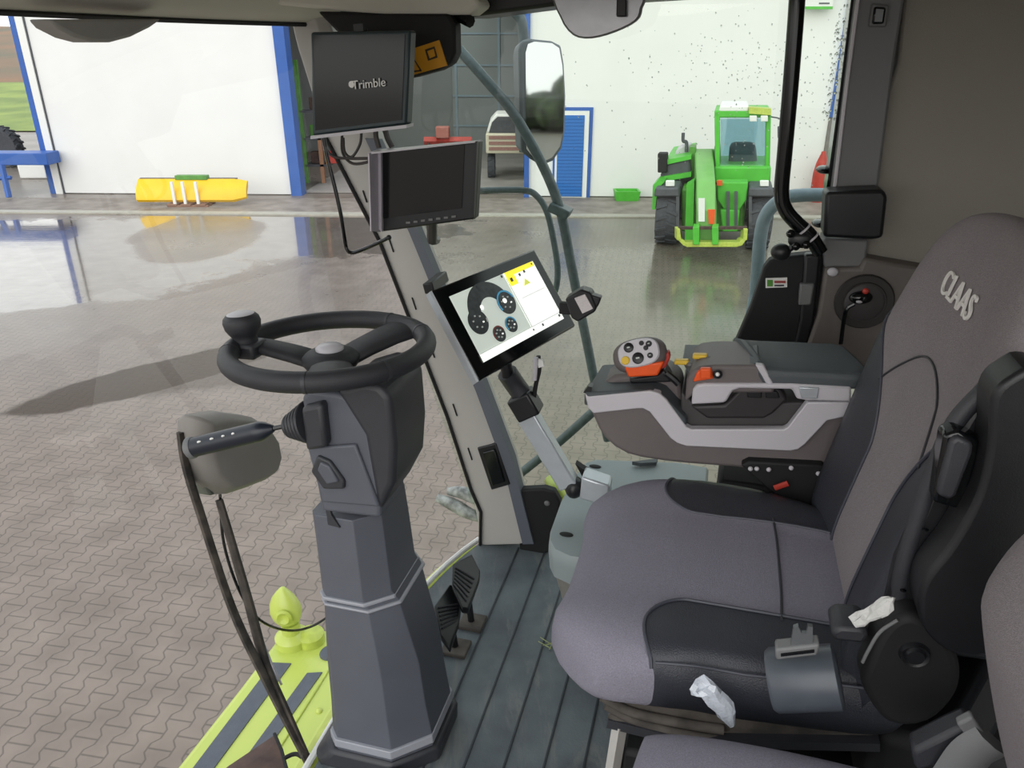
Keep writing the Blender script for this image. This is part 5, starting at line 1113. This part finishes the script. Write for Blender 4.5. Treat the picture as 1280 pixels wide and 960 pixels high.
# belt buckle and retractor
cyl0, cyl1 = PC(962, 850, l=.80), PC(1050, 846, l=.80)
MB().lathe([(.001, 0), (.036, 0), (.040, .005), (.040, (cyl1-cyl0).length-.004), (.034, (cyl1-cyl0).length), (.001, (cyl1-cyl0).length)], cyl0, cyl1-cyl0).build('belt_retractor', mat('retractor_grey', (72, 78, 86), .35, noise=.1), ds, smooth=50)
MB().prism(pp([(969, 812), (1025, 806), (1022, 820), (970, 826)], .775), (0, .02, 0)).build('belt_latch', trimg, ds, bevel=.003)
MB().prism(pp([(976, 818), (1018, 813), (1018, 816), (976, 821)], .773), (0, .003, 0)).build('latch_slot', gloss, ds)
MB().prism(pp([(988, 808), (992, 785), (998, 783), (1002, 792), (1008, 792), (1010, 783), (1016, 784), (1016, 806)], .78), (0, .006, 0)).build('latch_tongue', mat('steel_dull', (120, 124, 126), .4, metal=.6, noise=.1), ds, label='steel tongue')
# base: rubber-brown cover, plinth
MB().prism([PC(x, y, l=.90) for x, y in [(752, 868), (1000, 868), (1100, 880), (1100, 935), (905, 935), (850, 926), (790, 910), (762, 893)]], (0, .42, 0)).build('suspension_cover', dust, ds, bevel=.012, segs=3)
for k in range(3): MB().tube(pp([(752+k*5, 870+k*11), (790+k*8, 890+k*12), (860, 905+k*13), (905, 912+k*13)], .895), .008, n=8).build('bellows_fold', dust, ds, smooth=60)
MB().box((-.06, .90, 0), (.34, 1.32, .36)).build('seat_plinth', matblack, ds, bevel=.01)
MB().tube([PC(775, 905, l=.895), PC(762, 985, l=.895)], .012, n=4, sm=1).build('plinth_strut', pillarm, ds)
MB().prism(pp([(760, 900), (860, 925), (1100, 930), (1100, 940), (855, 934), (758, 910)], .885), (0, .03, 0)).build('base_rail', dplast, ds)
MB().box((.30, .90, .0), (.50, 1.34, .50)).build('seat_back_mount', matblack, ds, bevel=.02)
# crumpled bits
def crumple(name, pts, l, rad, m, label, cat, seed):
    rr = random.Random(seed); b = MB()
    P_ = [PC(x, y, l=l) for x, y in pts]; rg = []
    for i, p in enumerate(P_):
        rd = rad*(1.2 if 0 < i < len(P_)-1 else .4)
        rg.append([p+Vector((math.cos(a_)*rd*rr.uniform(.5, 1.3), math.sin(a_)*rd*rr.uniform(.5, 1.2)*.8, math.sin(a_+.6)*rd*rr.uniform(.5, 1.3))) for a_ in [2*math.pi*k/9 for k in range(9)]])
    b.loft(rg); return tag(b.build(name, m, smooth=15), label, cat)
tissue = mat('tissue', (205, 205, 202), .9, noise=.15, nscale=60, bump=1, bscale=200)
crumple('crumpled_tissue', [(1068, 776), (1074, 774), (1080, 772), (1086, 768), (1093, 766), (1100, 760), (1108, 758), (1113, 750)], .79, .008, tissue, 'crumpled white tissue tucked by the seat tilt lever', 'tissue', 5)
film = mat('plastic_film', (190, 196, 206), .18, noise=.2, nscale=80, bump=1, bscale=150, coat=.5)
crumple('plastic_wrap', [(866, 864), (876, 856), (884, 860), (893, 872), (902, 880), (908, 890), (915, 906)], .80, .010, film, 'crumpled clear plastic wrap below the black seat bolster', 'wrap', 9)
sw2 = MB()
for i in range(5):
    c = PC(683+R.uniform(-4, 10), 804+R.uniform(-3, 3), z=.006); d = Vector((R.uniform(-1, 1), R.uniform(-1, 1), 0)).normalized()*.02; sw2.tube([c-d, c+d], .0014, n=4, sm=1)
tag(sw2.build('straw', mat('straw', (150, 160, 110), .8, noise=.2)), 'wisps of pale straw on the floor mat in front of the seat', 'straw')['kind'] = 'stuff'

# ================================================================== COMPANION SEAT
cs = thing('companion_seat', 'grey fabric companion seat cropped by the bottom right corner', 'seat', (.2, .56, 0))
def c2(u, v):
    r = .155+.195*u; l = .555+.205*v
    if u < 0: r += .02*abs(v)**2
    return Vector((r, l, .555+.012*(1-u*u))), Vector((0, 0, .05))
CF = MB(); pillow(c2, 30, 26, lambda u, v: CF, p=5, q=.42); CF.build('cushion', fabric, cs, smooth=80)
def b2(u, v):
    z = .83+.20*u; fr = .262+.40*max(0, .9-z)**1.1+.10*max(0, z-.9); return Vector((fr+.072, .545+.195*v*(1-.25*max(0, u)**3), z)), Vector((-.055, 0, .01))
BF = MB(); pillow(b2, 30, 26, lambda u, v: BF, p=4, q=.45); BF.build('backrest', fabric2, cs, smooth=80)
MB().box((.02, .40, 0), (.36, .72, .50)).build('seat_box', matblack, cs, bevel=.02)
MB().box((.37, .40, .40), (.42, .70, .80)).build('back_bracket', matblack, cs, bevel=.02)
bk = thing('belt_buckle', 'dark grey belt buckle with pale strap lying beside the companion backrest', 'buckle', PC(1180, 950, l=.70))
MB().prism(pp([(1140, 940), (1190, 915), (1214, 905), (1220, 930), (1180, 958), (1145, 965)], .72), (0, .03, 0)).build('buckle_body', dplast, bk, bevel=.006)
MB().prism(pp([(1196, 906), (1216, 896), (1232, 920), (1214, 930)], .71), (0, .012, 0)).build('buckle_tongue', trimg, bk, bevel=.003)
MB().tube(pp([(1190, 975), (1215, 940), (1240, 925)], .71), .012, n=8, flat=2).build('strap', trimg, bk)
